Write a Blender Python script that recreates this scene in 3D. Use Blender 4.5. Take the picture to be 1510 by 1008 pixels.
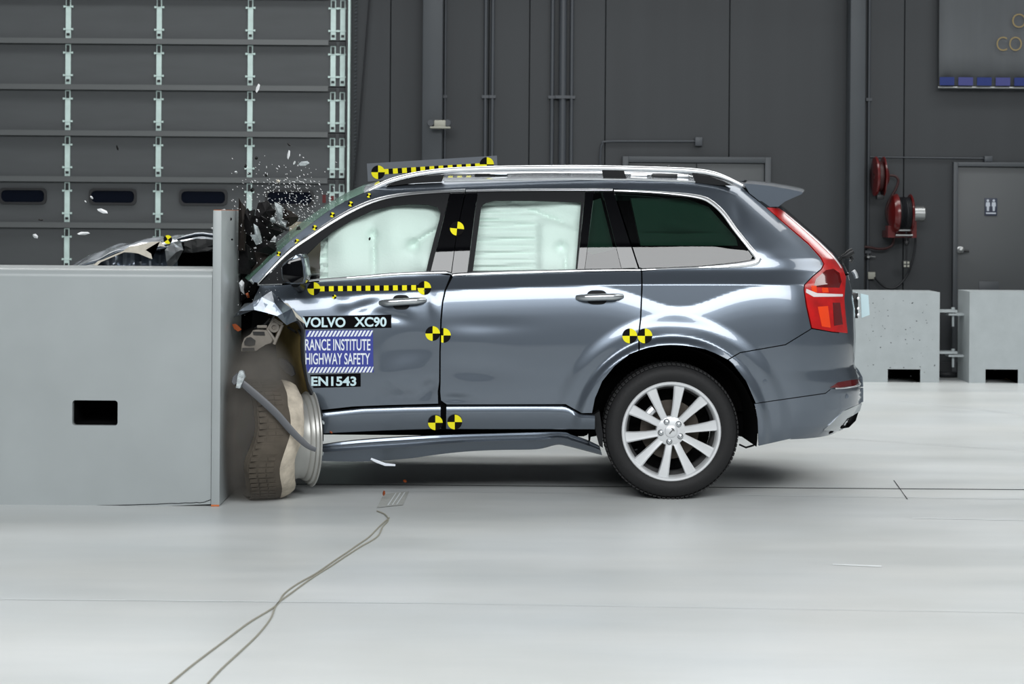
import bpy, bmesh, math, random
import numpy as np
from mathutils import Vector, Matrix, noise
from mathutils.geometry import delaunay_2d_cdt

random.seed(7)
scene = bpy.context.scene
COL = scene.collection
for o in list(bpy.data.objects):
    bpy.data.objects.remove(o)

# ------------------------------------------------------------------ camera
W, H = 1510.0, 1008.0
F = 2670.0                 # focal length in pixels
HZ = 315.0                 # horizon row
CH = 1.577                 # camera height
ROLL = 0.0072              # the photo hangs a little to the right
cam_d = bpy.data.cameras.new('camera')
cam = bpy.data.objects.new('camera', cam_d)
COL.objects.link(cam)
cam.location = (0, 0, CH)
cam.rotation_euler = (Matrix.Rotation(math.pi / 2, 3, 'X') @ Matrix.Rotation(ROLL, 3, 'Z')).to_euler()
cam_d.sensor_width = 36.0
cam_d.lens = 36.0 * F / W
cam_d.shift_y = -(H / 2 - HZ) / W
cam_d.dof.use_dof = True
cam_d.dof.focus_distance = 10.1
cam_d.dof.aperture_fstop = 4.5
cam_d.clip_end = 200
scene.camera = cam

# ------------------------------------------------------------------ light
scene.view_settings.view_transform = 'Standard'
scene.view_settings.look = 'None'
scene.view_settings.gamma = 1.0
scene.view_settings.use_curve_mapping = False
scene.view_settings.exposure = 0.0
world = bpy.data.worlds.new('hall_air')
scene.world = world
world.use_nodes = True
world.node_tree.nodes['Background'].inputs[0].default_value = (0.5, 0.55, 0.6, 1)
world.node_tree.nodes['Background'].inputs[1].default_value = 0.08

def area_light(name, loc, aim, sx, sy, power, color=(1, 1, 1)):
    d = bpy.data.lights.new(name, 'AREA')
    d.shape = 'RECTANGLE'; d.size = sx; d.size_y = sy
    d.energy = power; d.color = color
    o = bpy.data.objects.new(name, d); COL.objects.link(o)
    o.location = loc
    v = Vector(aim) - Vector(loc)
    o.rotation_euler = v.to_track_quat('-Z', 'Y').to_euler()
    return o
# the hall's lamp banks: one hung before the crash zone, one behind the car
area_light('lamp_bank_front', (0.5, -3.0, 8.3), (0.3, 10.0, 0.6), 16.0, 4.6, 2150, (0.97, 0.99, 1.0))
area_light('lamp_bank_top', (0.5, 14.6, 9.2), (0.3, 12.0, 0.0), 15.0, 3.0, 530, (0.99, 1.0, 0.99))
area_light('lamp_bank_rear', (0.5, 17.2, 5.2), (0.3, 11.0, 0.0), 15.0, 1.4, 360, (0.99, 1.0, 0.99))
area_light('lamp_bank_side', (10.0, 8.5, 8.6), (1.6, 10.5, 0.4), 9.0, 3.0, 380, (0.99, 1.0, 0.99))

# ------------------------------------------------------------------ helpers
def unroll(u, v):
    du, dv = u - W / 2, v - HZ
    c, s = math.cos(ROLL), math.sin(ROLL)
    return du * c + dv * s, -du * s + dv * c
def px(u, v, Y):
    a, b = unroll(u, v)
    return Vector((a / F * Y, Y, CH - b / F * Y))
def floor_pt(u, v, z=0.0):
    a, b = unroll(u, v)
    Y = (CH - z) * F / b
    return Vector((a / F * Y, Y, z))

ORG = {}
def origin_of(p):
    return ORG.get(p.name, Vector((0, 0, 0))) if p else Vector((0, 0, 0))
def tag(o, label=None, cat=None, group=None, kind=None):
    if label: o['label'] = label
    if cat: o['category'] = cat
    if group: o['group'] = group
    if kind: o['kind'] = kind
    return o
def empty(name, loc, label=None, cat=None, group=None, kind=None):
    o = bpy.data.objects.new(name, None); COL.objects.link(o)
    o.location = loc; o.empty_display_size = 0.2
    ORG[o.name] = Vector(loc)
    return tag(o, label, cat, group, kind)
def mk(name, V, Fc, mat, parent=None, smooth=False, normals=None, midx=None, base=None):
    """One mesh object from world coordinates."""
    org = origin_of(parent) if parent else (Vector(base) if base is not None else Vector((0, 0, 0)))
    V = [tuple(Vector(p) - org) for p in V]
    me = bpy.data.meshes.new(name)
    me.from_pydata(V, [], [tuple(int(i) for i in f) for f in Fc])
    mats = mat if isinstance(mat, (list, tuple)) else [mat]
    for m in mats: me.materials.append(m)
    if midx is not None: me.polygons.foreach_set('material_index', midx)
    me.polygons.foreach_set('use_smooth', [bool(smooth)] * len(me.polygons))
    me.update()
    if normals is not None:
        me.normals_split_custom_set_from_vertices([tuple(n) for n in normals])
    o = bpy.data.objects.new(name, me); COL.objects.link(o)
    if parent:
        o.parent = parent; ORG[o.name] = org
    else:
        o.location = org; ORG[o.name] = org
    return o
def from_bm(name, bm, mat, parent=None, smooth=False, base=None):
    org = origin_of(parent) if parent else (Vector(base) if base is not None else Vector((0, 0, 0)))
    bmesh.ops.recalc_face_normals(bm, faces=bm.faces[:])
    bmesh.ops.translate(bm, verts=bm.verts[:], vec=-org)
    me = bpy.data.meshes.new(name); bm.to_mesh(me); bm.free()
    for m in (mat if isinstance(mat, (list, tuple)) else [mat]): me.materials.append(m)
    me.polygons.foreach_set('use_smooth', [bool(smooth)] * len(me.polygons))
    if smooth:
        try: me.set_sharp_from_angle(angle=math.radians(38))
        except Exception: pass
    o = bpy.data.objects.new(name, me); COL.objects.link(o)
    if parent: o.parent = parent
    else: o.location = org
    ORG[o.name] = org
    return o
def bm_box(bm, a, b, mi=0):
    x0, y0, z0 = a; x1, y1, z1 = b
    vs = [bm.verts.new(p) for p in ((x0,y0,z0),(x1,y0,z0),(x1,y1,z0),(x0,y1,z0),(x0,y0,z1),(x1,y0,z1),(x1,y1,z1),(x0,y1,z1))]
    for f in ((0,1,5,4),(1,2,6,5),(2,3,7,6),(3,0,4,7),(4,5,6,7),(3,2,1,0)):
        bm.faces.new([vs[i] for i in f]).material_index = mi
    return vs
def box(name, a, b, mat, parent=None, bevel=0.0, seg=2, base=None):
    bm = bmesh.new(); bm_box(bm, a, b)
    if bevel:
        bmesh.ops.bevel(bm, geom=bm.edges[:], offset=bevel, segments=seg, profile=0.5, affect='EDGES')
    return from_bm(name, bm, mat, parent, smooth=bevel > 0, base=base)
def bm_prism(bm, P, Q, mi=0):
    """P front ring, Q back ring of equal length."""
    a = [bm.verts.new(p) for p in P]; b = [bm.verts.new(p) for p in Q]
    n = len(a)
    bm.faces.new(a).material_index = mi
    bm.faces.new(b[::-1]).material_index = mi
    for i in range(n):
        bm.faces.new((a[i], b[i], b[(i+1) % n], a[(i+1) % n])).material_index = mi
def prism(name, poly, Y0, depth, mat, parent=None, bevel=0.0, seg=2, smooth=False, base=None, tri=True):
    """Outline in photo pixels at distance Y0, pushed straight back by depth."""
    P = [px(u, v, Y0) for u, v in poly]
    bm = bmesh.new(); bm_prism(bm, P, [p + Vector((0, depth, 0)) for p in P])
    if bevel:
        bmesh.ops.bevel(bm, geom=bm.edges[:], offset=bevel, segments=seg, profile=0.5, affect='EDGES')
    if tri:
        bmesh.ops.triangulate(bm, faces=[f for f in bm.faces if len(f.verts) > 4])
    return from_bm(name, bm, mat, parent, smooth=smooth or bevel > 0, base=base)
def tube_mesh(path, rad, seg=10, cap=True, squash=None):
    path = [Vector(p) for p in path]; n = len(path)
    if not hasattr(rad, '__len__'): rad = [rad] * n
    V, Fc = [], []
    up = None
    for i in range(n):
        t = (path[min(i+1, n-1)] - path[max(i-1, 0)]).normalized()
        if up is None:
            up = Vector((0, 0, 1)) if abs(t.z) < 0.9 else Vector((0, 1, 0))
        sd = t.cross(up).normalized(); up = sd.cross(t).normalized()
        for k in range(seg):
            a = 2 * math.pi * k / seg
            V.append(path[i] + sd * math.cos(a) * rad[i] * (squash[0] if squash else 1) + up * math.sin(a) * rad[i] * (squash[1] if squash else 1))
    for i in range(n - 1):
        for k in range(seg):
            k2 = (k + 1) % seg
            Fc.append((i*seg+k, i*seg+k2, (i+1)*seg+k2, (i+1)*seg+k))
    if cap:
        Fc.append(tuple(range(seg))[::-1]); Fc.append(tuple((n-1)*seg + k for k in range(seg)))
    return V, Fc
def fix(V, Fc):
    bm = bmesh.new(); vs = [bm.verts.new(v) for v in V]
    for f in Fc:
        try: bm.faces.new([vs[i] for i in f])
        except ValueError: pass
    return bm
def tube(name, path, rad, mat, parent=None, seg=10, squash=None, base=None):
    V, Fc = tube_mesh(path, rad, seg, True, squash)
    return from_bm(name, fix(V, Fc), mat, parent, smooth=True, base=base)
def spline(pts, k=6):
    P = [np.array(p, float) for p in pts]; out = []
    n = len(P)
    for i in range(n - 1):
        p0 = P[max(i-1, 0)]; p1 = P[i]; p2 = P[i+1]; p3 = P[min(i+2, n-1)]
        for j in range(k):
            t = j / k
            out.append(0.5*((2*p1)+(-p0+p2)*t+(2*p0-5*p1+4*p2-p3)*t*t+(-p0+3*p1-3*p2+p3)*t**3))
    out.append(P[-1])
    return [tuple(p) for p in out]
def lathe_mesh(profile, center, axis, seg=48, ref=None):
    """profile: (along, radius) pairs around an axis through center."""
    ax = Vector(axis).normalized(); c = Vector(center)
    r = Vector(ref) if ref else (Vector((0, 0, 1)) if abs(ax.z) < 0.9 else Vector((1, 0, 0)))
    e1 = (r - ax * r.dot(ax)).normalized(); e2 = ax.cross(e1)
    V, Fc = [], []
    for (a, rr) in profile:
        for k in range(seg):
            t = 2 * math.pi * k / seg
            V.append(c + ax * a + e1 * math.cos(t) * rr + e2 * math.sin(t) * rr)
    for i in range(len(profile) - 1):
        for k in range(seg):
            k2 = (k + 1) % seg
            Fc.append((i*seg+k, i*seg+k2, (i+1)*seg+k2, (i+1)*seg+k))
    return V, Fc
def lathe(name, profile, center, axis, mat, parent=None, seg=48, cap=False, base=None):
    V, Fc = lathe_mesh(profile, center, axis, seg)
    n = len(profile)
    if cap:
        Fc.append(tuple(range(seg))); Fc.append(tuple((n-1)*seg + k for k in range(seg)))
    return from_bm(name, fix(V, Fc), mat, parent, smooth=True, base=base)
def copy_obj(o, parent=None, mirror=False):
    c = o.copy(); COL.objects.link(c)
    c.parent = parent
    if mirror: c.scale = (1, -1, 1)
    ORG[c.name] = ORG.get(o.name, Vector((0, 0, 0)))
    return c

# ------------------------------------------------------------------ materials
def lin(c):
    return tuple(((x / 255) / 12.92 if x / 255 <= 0.04045 else ((x / 255 + 0.055) / 1.055) ** 2.4) for x in c)
def mat(name, rgb, rough=0.5, metal=0.0, coat=0.0, coat_rough=0.03, var=0.0, scale=5.0, stretch=None, bump=0.0, bump_scale=40.0,
        spec=0.5, trans=0.0, ior=1.45, emit=None, rough_var=0.0, alpha=1.0, rgb2=None):
    m = bpy.data.materials.new(name); m.use_nodes = True
    nt = m.node_tree; b = nt.nodes['Principled BSDF']
    c = lin(rgb)
    b.inputs['Base Color'].default_value = (*c, 1)
    b.inputs['Roughness'].default_value = rough
    b.inputs['Metallic'].default_value = metal
    b.inputs['Coat Weight'].default_value = coat
    b.inputs['Coat Roughness'].default_value = coat_rough
    b.inputs['Specular IOR Level'].default_value = spec
    b.inputs['Transmission Weight'].default_value = trans
    b.inputs['IOR'].default_value = ior
    b.inputs['Alpha'].default_value = alpha
    if emit:
        b.inputs['Emission Color'].default_value = (*lin(emit[0]), 1)
        b.inputs['Emission Strength'].default_value = emit[1]
    if var or bump or rough_var or rgb2:
        tc = nt.nodes.new('ShaderNodeTexCoord')
        mp = nt.nodes.new('ShaderNodeMapping')
        if stretch: mp.inputs['Scale'].default_value = stretch
        nt.links.new(tc.outputs['Object'], mp.inputs[0])
        nz = nt.nodes.new('ShaderNodeTexNoise')
        nz.inputs['Scale'].default_value = scale; nz.inputs['Detail'].default_value = 6
        nt.links.new(mp.outputs[0], nz.inputs['Vector'])
        if var or rgb2:
            rp = nt.nodes.new('ShaderNodeValToRGB')
            c2 = lin(rgb2) if rgb2 else c
            rp.color_ramp.elements[0].position = 0.3; rp.color_ramp.elements[1].position = 0.7
            rp.color_ramp.elements[0].color = (*[max(0, x * (1 - var)) for x in c], 1)
            rp.color_ramp.elements[1].color = (*[min(1, x * (1 + var)) for x in c2], 1)
            nt.links.new(nz.outputs[0], rp.inputs[0])
            nt.links.new(rp.outputs[0], b.inputs['Base Color'])
        if rough_var:
            mr = nt.nodes.new('ShaderNodeMapRange')
            mr.inputs[3].default_value = max(0, rough - rough_var); mr.inputs[4].default_value = rough + rough_var
            nt.links.new(nz.outputs[0], mr.inputs[0]); nt.links.new(mr.outputs[0], b.inputs['Roughness'])
        if bump:
            n2 = nt.nodes.new('ShaderNodeTexNoise'); n2.inputs['Scale'].default_value = bump_scale; n2.inputs['Detail'].default_value = 4
            nt.links.new(mp.outputs[0], n2.inputs['Vector'])
            bp = nt.nodes.new('ShaderNodeBump'); bp.inputs['Strength'].default_value = bump; bp.inputs['Distance'].default_value = 0.02
            nt.links.new(n2.outputs[0], bp.inputs['Height']); nt.links.new(bp.outputs[0], b.inputs['Normal'])
    return m
def glass_mat(name, tint, alpha_mix, rough=0.0):
    """Thin pane: mostly clear, tinted, with mirror reflection by Fresnel."""
    m = bpy.data.materials.new(name); m.use_nodes = True
    nt = m.node_tree; nt.nodes.clear()
    out = nt.nodes.new('ShaderNodeOutputMaterial')
    tr = nt.nodes.new('ShaderNodeBsdfTransparent'); tr.inputs[0].default_value = (*tint, 1)
    gl = nt.nodes.new('ShaderNodeBsdfGlossy'); gl.inputs['Roughness'].default_value = rough
    fr = nt.nodes.new('ShaderNodeFresnel'); fr.inputs[0].default_value = 1.5
    mx = nt.nodes.new('ShaderNodeMixShader')
    ad = nt.nodes.new('ShaderNodeMath'); ad.operation = 'MULTIPLY'; ad.inputs[1].default_value = alpha_mix
    nt.links.new(fr.outputs[0], ad.inputs[0]); nt.links.new(ad.outputs[0], mx.inputs[0])
    nt.links.new(tr.outputs[0], mx.inputs[1]); nt.links.new(gl.outputs[0], mx.inputs[2])
    nt.links.new(mx.outputs[0], out.inputs[0])
    return m

M = {}
M['paint'] = mat('car_paint_grey_metallic', (106, 115, 126), rough=0.32, metal=0.8, coat=1.0, coat_rough=0.02)
M['chrome'] = mat('chrome_trim', (242, 244, 246), rough=0.36, metal=1.0)
M['satin'] = mat('satin_silver', (190, 194, 197), rough=0.28, metal=0.9)
M['black'] = mat('black_plastic', (26, 27, 29), rough=0.45)
M['gloss_black'] = mat('gloss_black_cover', (6, 6, 8), rough=0.02, coat=0.0, spec=0.7)
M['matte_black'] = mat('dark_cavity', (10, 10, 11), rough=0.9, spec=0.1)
M['frame_black'] = mat('window_frame_grey', (28, 29, 31), rough=0.6, spec=0.2)
M['rubber'] = mat('tyre_rubber', (32, 32, 33), rough=0.62, bump=0.1, bump_scale=60, spec=0.35)
M['alloy'] = mat('alloy_wheel_silver', (222, 224, 226), rough=0.4, metal=0.45)
M['alloy_dark'] = mat('alloy_pocket_grey', (112, 112, 113), rough=0.45, metal=0.6)
M['iron'] = mat('brake_disc_iron', (86, 80, 74), rough=0.55, metal=0.7, var=0.2, scale=30)
M['glass_clear'] = glass_mat('window_glass_green', (0.89, 0.95, 0.93), 0.25, 0.12)
M['glass_dark'] = glass_mat('window_glass_privacy', (0.10, 0.17, 0.14), 1.3)
M['glass_rear'] = mat('rear_window_glass', (8, 9, 10), rough=0.03)
M['airbag'] = mat('airbag_cloth', (234, 242, 238), rough=0.85, bump=0.12, bump_scale=90)
M['beige'] = mat('cabin_trim_beige', (150, 142, 126), rough=0.8, var=0.15, scale=8)
M['red_lens'] = mat('tail_lens_red', (178, 8, 8), rough=0.3, coat=0.6, coat_rough=0.2, var=0.25, scale=14)
M['red_dark'] = mat('tail_lens_deep_red', (92, 4, 4), rough=0.12, coat=1.0)
M['orange_lens'] = mat('tail_lens_orange', (235, 66, 14), rough=0.15, coat=1.0)
M['clear_lens'] = mat('tail_lens_clear', (224, 214, 214), rough=0.08, coat=1.0)
M['yellow'] = mat('target_yellow', (238, 228, 40), rough=0.8, spec=0.15)
M['tblack'] = mat('target_black', (17, 15, 14), rough=0.8, spec=0.12)
M['label_black'] = mat('label_black', (8, 6, 9), rough=0.8, spec=0.1)
M['label_blue'] = mat('label_blue', (68, 76, 150), rough=0.8, spec=0.15)
M['label_white'] = mat('label_white', (226, 232, 240), rough=0.5)
M['label_pale'] = mat('label_pale_blue', (198, 222, 228), rough=0.5)
M['board'] = mat('roof_board_grey', (92, 97, 104), rough=0.5)
M['barrier'] = mat('barrier_grey_paint', (160, 166, 167), rough=0.32, var=0.05, scale=2.5, bump=0.02, bump_scale=8)
M['barrier_edge'] = mat('barrier_orange_edge', (196, 110, 62), rough=0.6)
M['soot'] = mat('barrier_joint_dark', (50, 54, 56), rough=0.8)
M['concrete'] = mat('block_white_paint', (168, 175, 177), rough=0.55, var=0.05, scale=7, bump=0.05, bump_scale=25)
M['wood'] = mat('block_inner_brown', (120, 92, 60), rough=0.8, var=0.2, scale=12)
M['wall'] = mat('wall_dark_grey', (44, 47, 50), rough=0.6, var=0.07, scale=1.4, stretch=(3.5, 1, 0.25))
M['wall_gap'] = mat('wall_joint', (34, 36, 39), rough=0.8)
M['column'] = mat('column_grey', (60, 64, 68), rough=0.5, var=0.04, scale=3)
M['conduit'] = mat('conduit_grey', (58, 62, 67), rough=0.45)
M['door_grey'] = mat('steel_door_grey', (66, 69, 71), rough=0.5, var=0.04, scale=2)
M['gdoor'] = mat('garage_panel_grey', (69, 72, 74), rough=0.6, var=0.06, scale=2.0, stretch=(1, 1, 5), bump=0.03, bump_scale=70)
M['rib'] = mat('garage_rib_grey', (84, 87, 88), rough=0.4, metal=0.0)
M['galv'] = mat('galvanised_strip', (186, 206, 202), rough=0.5, metal=0.0, var=0.08, scale=12)
M['galv_dark'] = mat('hinge_dark', (50, 52, 53), rough=0.5, metal=0.6)
M['pane_dark'] = mat('garage_window_dark', (12, 16, 26), rough=0.08)
M['white_wall'] = mat('hall_wall_pale', (120, 124, 128), rough=0.8)
M['ceiling'] = mat('hall_ceiling_dark', (38, 40, 44), rough=0.9)
M['red_paint'] = mat('reel_red_paint', (84, 9, 9), rough=0.35, coat=0.5)
M['red_hose'] = mat('hose_dark_red', (48, 16, 16), rough=0.5)
M['black_hose'] = mat('hose_black', (20, 22, 26), rough=0.5)
M['steel'] = mat('brushed_steel', (150, 152, 152), rough=0.35, metal=0.9)
M['ivory'] = mat('outlet_ivory', (150, 150, 140), rough=0.6)
M['banner'] = mat('banner_cloth', (78, 81, 84), rough=0.8, var=0.06, scale=2, stretch=(4, 1, 0.6))
M['gold'] = mat('banner_gold', (124, 108, 70), rough=0.5)
M['navy'] = mat('banner_navy', (20, 38, 98), rough=0.7)
M['indigo'] = mat('banner_indigo', (54, 58, 112), rough=0.7)
M['cord'] = mat('cord_tan', (150, 147, 134), rough=0.8)
M['shard_white'] = mat('shard_pale', (226, 228, 230), rough=0.25, var=0.1, scale=30)
M['shard_clear'] = mat('shard_clear_plastic', (170, 178, 180), rough=0.15, var=0.35, scale=45, bump=0.5, bump_scale=60)
M['shard_dark'] = mat('shard_black_plastic', (22, 21, 22), rough=0.6, spec=0.22, var=0.3, scale=14, bump=0.3, bump_scale=25)
M['shard_brown'] = mat('shard_brown_black', (36, 31, 28), rough=0.65, spec=0.22, var=0.3, scale=14, bump=0.3, bump_scale=25)
M['amber'] = mat('amber_plastic', (150, 72, 34), rough=0.3)
M['cream'] = mat('cream_underlayer', (206, 200, 186), rough=0.7, var=0.12, scale=22)
M['dusty_tyre'] = mat('tyre_dusty_scuffed', (188, 178, 162), rough=0.85, var=0.25, scale=16, bump=0.25, bump_scale=30)
M['dusty_tread'] = mat('tyre_tread_dusty', (78, 71, 62), rough=0.85, var=0.2, scale=12)
M['olive'] = mat('wheel_liner_olive', (98, 84, 46), rough=0.75, var=0.3, scale=9)
M['strip_grey'] = mat('broken_strip_grey', (92, 94, 98), rough=0.45)
M['lamp_grey'] = mat('lamp_carrier_grey', (128, 122, 114), rough=0.6, var=0.15, scale=20)
M['dull_rim'] = mat('bare_rim_grey', (176, 176, 172), rough=0.38, metal=0.5)
M['tape'] = mat('floor_tape', (178, 180, 176), rough=0.6, var=0.1, scale=40)
M['seam'] = mat('floor_seam_dark', (58, 60, 62), rough=0.9)
M['white_line'] = mat('floor_line_white', (226, 230, 232), rough=0.45)
M['sign_dark'] = mat('sign_navy', (40, 46, 62), rough=0.5)
M['sign_white'] = mat('sign_pale', (170, 176, 186), rough=0.5)

# floor: pale worn epoxy with long wipe streaks
def floor_mat():
    m = bpy.data.materials.new('floor_pale_epoxy'); m.use_nodes = True
    nt = m.node_tree; b = nt.nodes['Principled BSDF']
    tc = nt.nodes.new('ShaderNodeTexCoord')
    mp = nt.nodes.new('ShaderNodeMapping'); mp.inputs['Scale'].default_value = (0.35, 1.6, 1)
    nt.links.new(tc.outputs['Object'], mp.inputs[0])
    n1 = nt.nodes.new('ShaderNodeTexNoise'); n1.inputs['Scale'].default_value = 1.3; n1.inputs['Detail'].default_value = 8; n1.inputs['Roughness'].default_value = 0.6
    nt.links.new(mp.outputs[0], n1.inputs['Vector'])
    r1 = nt.nodes.new('ShaderNodeValToRGB')
    r1.color_ramp.elements[0].position = 0.3; r1.color_ramp.elements[0].color = (*lin((194, 199, 200)), 1)
    r1.color_ramp.elements[1].position = 0.72; r1.color_ramp.elements[1].color = (*lin((212, 215, 215)), 1)
    nt.links.new(n1.outputs[0], r1.inputs[0])
    n2 = nt.nodes.new('ShaderNodeTexNoise'); n2.inputs['Scale'].default_value = 0.9; n2.inputs['Detail'].default_value = 3
    nt.links.new(tc.outputs['Object'], n2.inputs['Vector'])
    mixn = nt.nodes.new('ShaderNodeMix'); mixn.data_type = 'RGBA'; mixn.blend_type = 'MULTIPLY'
    r2 = nt.nodes.new('ShaderNodeValToRGB')
    r2.color_ramp.elements[0].position = 0.35; r2.color_ramp.elements[0].color = (0.93, 0.92, 0.90, 1)
    r2.color_ramp.elements[1].position = 0.65; r2.color_ramp.elements[1].color = (1, 1, 1, 1)
    nt.links.new(n2.outputs[0], r2.inputs[0])
    mixn.inputs['Factor'].default_value = 1.0
    nt.links.new(r1.outputs[0], mixn.inputs['A']); nt.links.new(r2.outputs[0], mixn.inputs['B'])
    nt.links.new(mixn.outputs['Result'], b.inputs['Base Color'])
    mr = nt.nodes.new('ShaderNodeMapRange'); mr.inputs[3].default_value = 0.26; mr.inputs[4].default_value = 0.48
    nt.links.new(n1.outputs[0], mr.inputs[0]); nt.links.new(mr.outputs[0], b.inputs['Roughness'])
    b.inputs['Specular IOR Level'].default_value = 0.3
    return m
M['floor'] = floor_mat()

# ================================================================== the hall
YW = 18.5
X0, X1, YN, ZC = -13.0, 13.0, -9.0, 10.5
def plane_obj(name, pts, m, label):
    o = mk(name, pts, [(0, 1, 2, 3)], m); return tag(o, label, kind='structure')
floor = plane_obj('floor', [(X0, YN, 0), (X1, YN, 0), (X1, YW, 0), (X0, YW, 0)], M['floor'], 'pale grey glossy hall floor with faint streaks')
ceil = plane_obj('ceiling', [(X0, YN, ZC), (X0, YW, ZC), (X1, YW, ZC), (X1, YN, ZC)], M['ceiling'], 'dark hall ceiling')
plane_obj('wall_left', [(X0, YN, 0), (X0, YW, 0), (X0, YW, ZC), (X0, YN, ZC)], M['white_wall'], 'grey side wall')
plane_obj('wall_right', [(X1, YN, 0), (X1, YN, ZC), (X1, YW, ZC), (X1, YW, 0)], M['white_wall'], 'grey side wall')
plane_obj('wall_front', [(X0, YN, 0), (X0, YN, ZC), (X1, YN, ZC), (X1, YN, 0)], M['white_wall'], 'grey wall on the camera side')
wall = plane_obj('wall_back', [(X0, YW, 0), (X1, YW, 0), (X1, YW, ZC), (X0, YW, ZC)], M['wall_gap'], 'dark grey panelled back wall')

def wrect(u0, v0, u1, v1, Y):
    """World x0,x1,z0,z1 of a pixel rectangle on a plane at Y."""
    um, vm = (u0 + u1) / 2, (v0 + v1) / 2
    return px(u0, vm, Y).x, px(u1, vm, Y).x, px(um, v1, Y).z, px(um, v0, Y).z
def wbox(name, u0, v0, u1, v1, Yf, depth, m, parent=None, bevel=0.0, base=None):
    x0, x1, z0, z1 = wrect(u0, v0, u1, v1, Yf)
    return box(name, (x0, Yf, z0), (x1, Yf + depth, z1), m, parent, bevel, base=base)

# wall panels between upright joints
YP = YW - 0.05
joints = [512, 575, 720, 780, 892, 1075, 1253, 1333, 1600, 1900, 2300, 2640]
for a, b in zip(joints[:-1], joints[1:]):
    xa, xb = px(a, 200, YP).x + 0.0025, px(b, 200, YP).x - 0.0025
    box('wall_panel', (xa, YP, 0.0), (xb, YW - 0.002, ZC - 0.02), M['wall'], wall, 0.005, 1)
# base kerb of the wall
xk = px(512, 540, YP).x
tag(box('baseboard_back', (xk, YP - 0.03, 0), (X1 - 0.01, YP - 0.002, 0.10), M['wall_gap'], None), 'dark base strip along the back wall', kind='structure')

# box columns
def column(n, u0, u1, depth, lab):
    x0, x1 = px(u0, 190, YP - depth).x, px(u1, 190, YP - depth).x
    o = box('trim_%d' % n, (x0, YP - depth, 0), (x1, YP - 0.001, ZC - 0.02), M['column'], None, 0.012, 2)
    return tag(o, lab, kind='structure')
column(1, 622, 652, 0.22, 'grey box column behind the front door of the car')
column(2, 1253, 1276, 0.22, 'grey box column beside the red hose reels')

# upright pipes on the wall
def vpipe(u, r, lab, z0=0.1, z1=ZC - 0.05, yoff=0.0):
    p = px(u, 150, YP - r)
    y = YP - r - 0.004 - yoff
    e = empty('wall_pipe', (p.x, y, z0), lab, 'pipe', 'upright pipes on the back wall')
    tube('pipe', [(p.x, y, z0), (p.x, y, (z0 + z1) / 2), (p.x, y, z1)], r, M['conduit'], e, 12)
    for zz in (1.2, 2.75, 4.2):
        box('pipe_clip', (p.x - r * 1.9, y - r * 1.15, zz), (p.x + r * 1.9, YP - 0.001, zz + 0.03), M['conduit'], e)
    return e
vpipe(656, 0.012, 'thin conduit close to the right of the left box column')
vpipe(715.5, 0.018, 'left pipe of the close pair right of the left box column')
vpipe(726, 0.018, 'right pipe of the close pair right of the left box column')
vpipe(814, 0.020, 'thin pipe left of the thick downpipe above the car roof')
vpipe(829.5, 0.038, 'thick downpipe between two thin pipes above the car roof')
vpipe(842.5, 0.020, 'thin pipe right of the thick downpipe above the car roof')
vpipe(1281, 0.016, 'thin pipe just right of the right box column')

# emergency lamp on the column
e = empty('emergency_light', px(648, 190, YP - 0.35), 'small ivory emergency lamp on the grey box column', 'lamp')
wbox('lamp_body', 640, 177, 657, 187.5, YP - 0.34, 0.115, M['ivory'], e, 0.01)
wbox('lamp_tray', 634, 186.5, 664, 189, YP - 0.36, 0.13, M['ivory'], e, 0.004)
for uu in (635, 660):
    c = px(uu, 181, YP - 0.33)
    lathe('lamp_head', [(0, 0.006), (0, 0.032), (0.03, 0.036), (0.05, 0.02)], c, (0, 1, 0), M['conduit'], e, 16, True)

# bent conduit with its box
e = empty('bent_conduit', px(886, 330, YP - 0.03), 'thin bent conduit with square box on wall above the roof rail', 'conduit')
pth = [px(u, v, YP - 0.02) for u, v in spline([(885, 340), (885, 260), (885.5, 225), (888, 213), (896, 208.5), (960, 208.2), (1025, 208.2)], 5)]
tube('pipe', pth, 0.011, M['conduit'], e, 8)
wbox('junction_box', 1025, 202, 1036, 215, YP - 0.06, 0.058, M['conduit'], e, 0.006)
e = empty('level_conduit', px(1290, 233, YP - 0.03), 'thin level conduit ending in small box over the restroom door', 'conduit')
tube('pipe', [px(1283, 231.5, YP - 0.02), px(1370, 232.5, YP - 0.02), px(1452, 233.5, YP - 0.02)], 0.008, M['conduit'], e, 8)
wbox('junction_box', 1452, 230, 1464, 238.5, YP - 0.06, 0.058, M['conduit'], e, 0.005)

# ---- double door behind the car
e = empty('door_2', px(1026, 470, YP), 'grey steel double door whose top shows above the car roof', kind='structure')
x0, x1, _, zt = wrect(917, 231, 1136, 540, YP - 0.06)
zt = px(1026, 231, YP - 0.06).z
fw = 0.06
box('door_frame', (x0, YP - 0.06, 0), (x0 + fw, YP - 0.001, zt), M['column'], e, 0.004)
box('door_frame', (x1 - fw, YP - 0.06, 0), (x1, YP - 0.001, zt), M['column'], e, 0.004)
box('door_frame', (x0 + fw, YP - 0.06, zt - fw), (x1 - fw, YP - 0.001, zt), M['column'], e, 0.004)
xm = (x0 + x1) / 2
box('door_leaf', (x0 + fw + 0.005, YP - 0.035, 0.01), (xm - 0.003, YP - 0.001, zt - fw - 0.006), M['door_grey'], e, 0.003)
box('door_leaf', (xm + 0.003, YP - 0.035, 0.01), (x1 - fw - 0.005, YP - 0.001, zt - fw - 0.006), M['door_grey'], e, 0.003)

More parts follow.
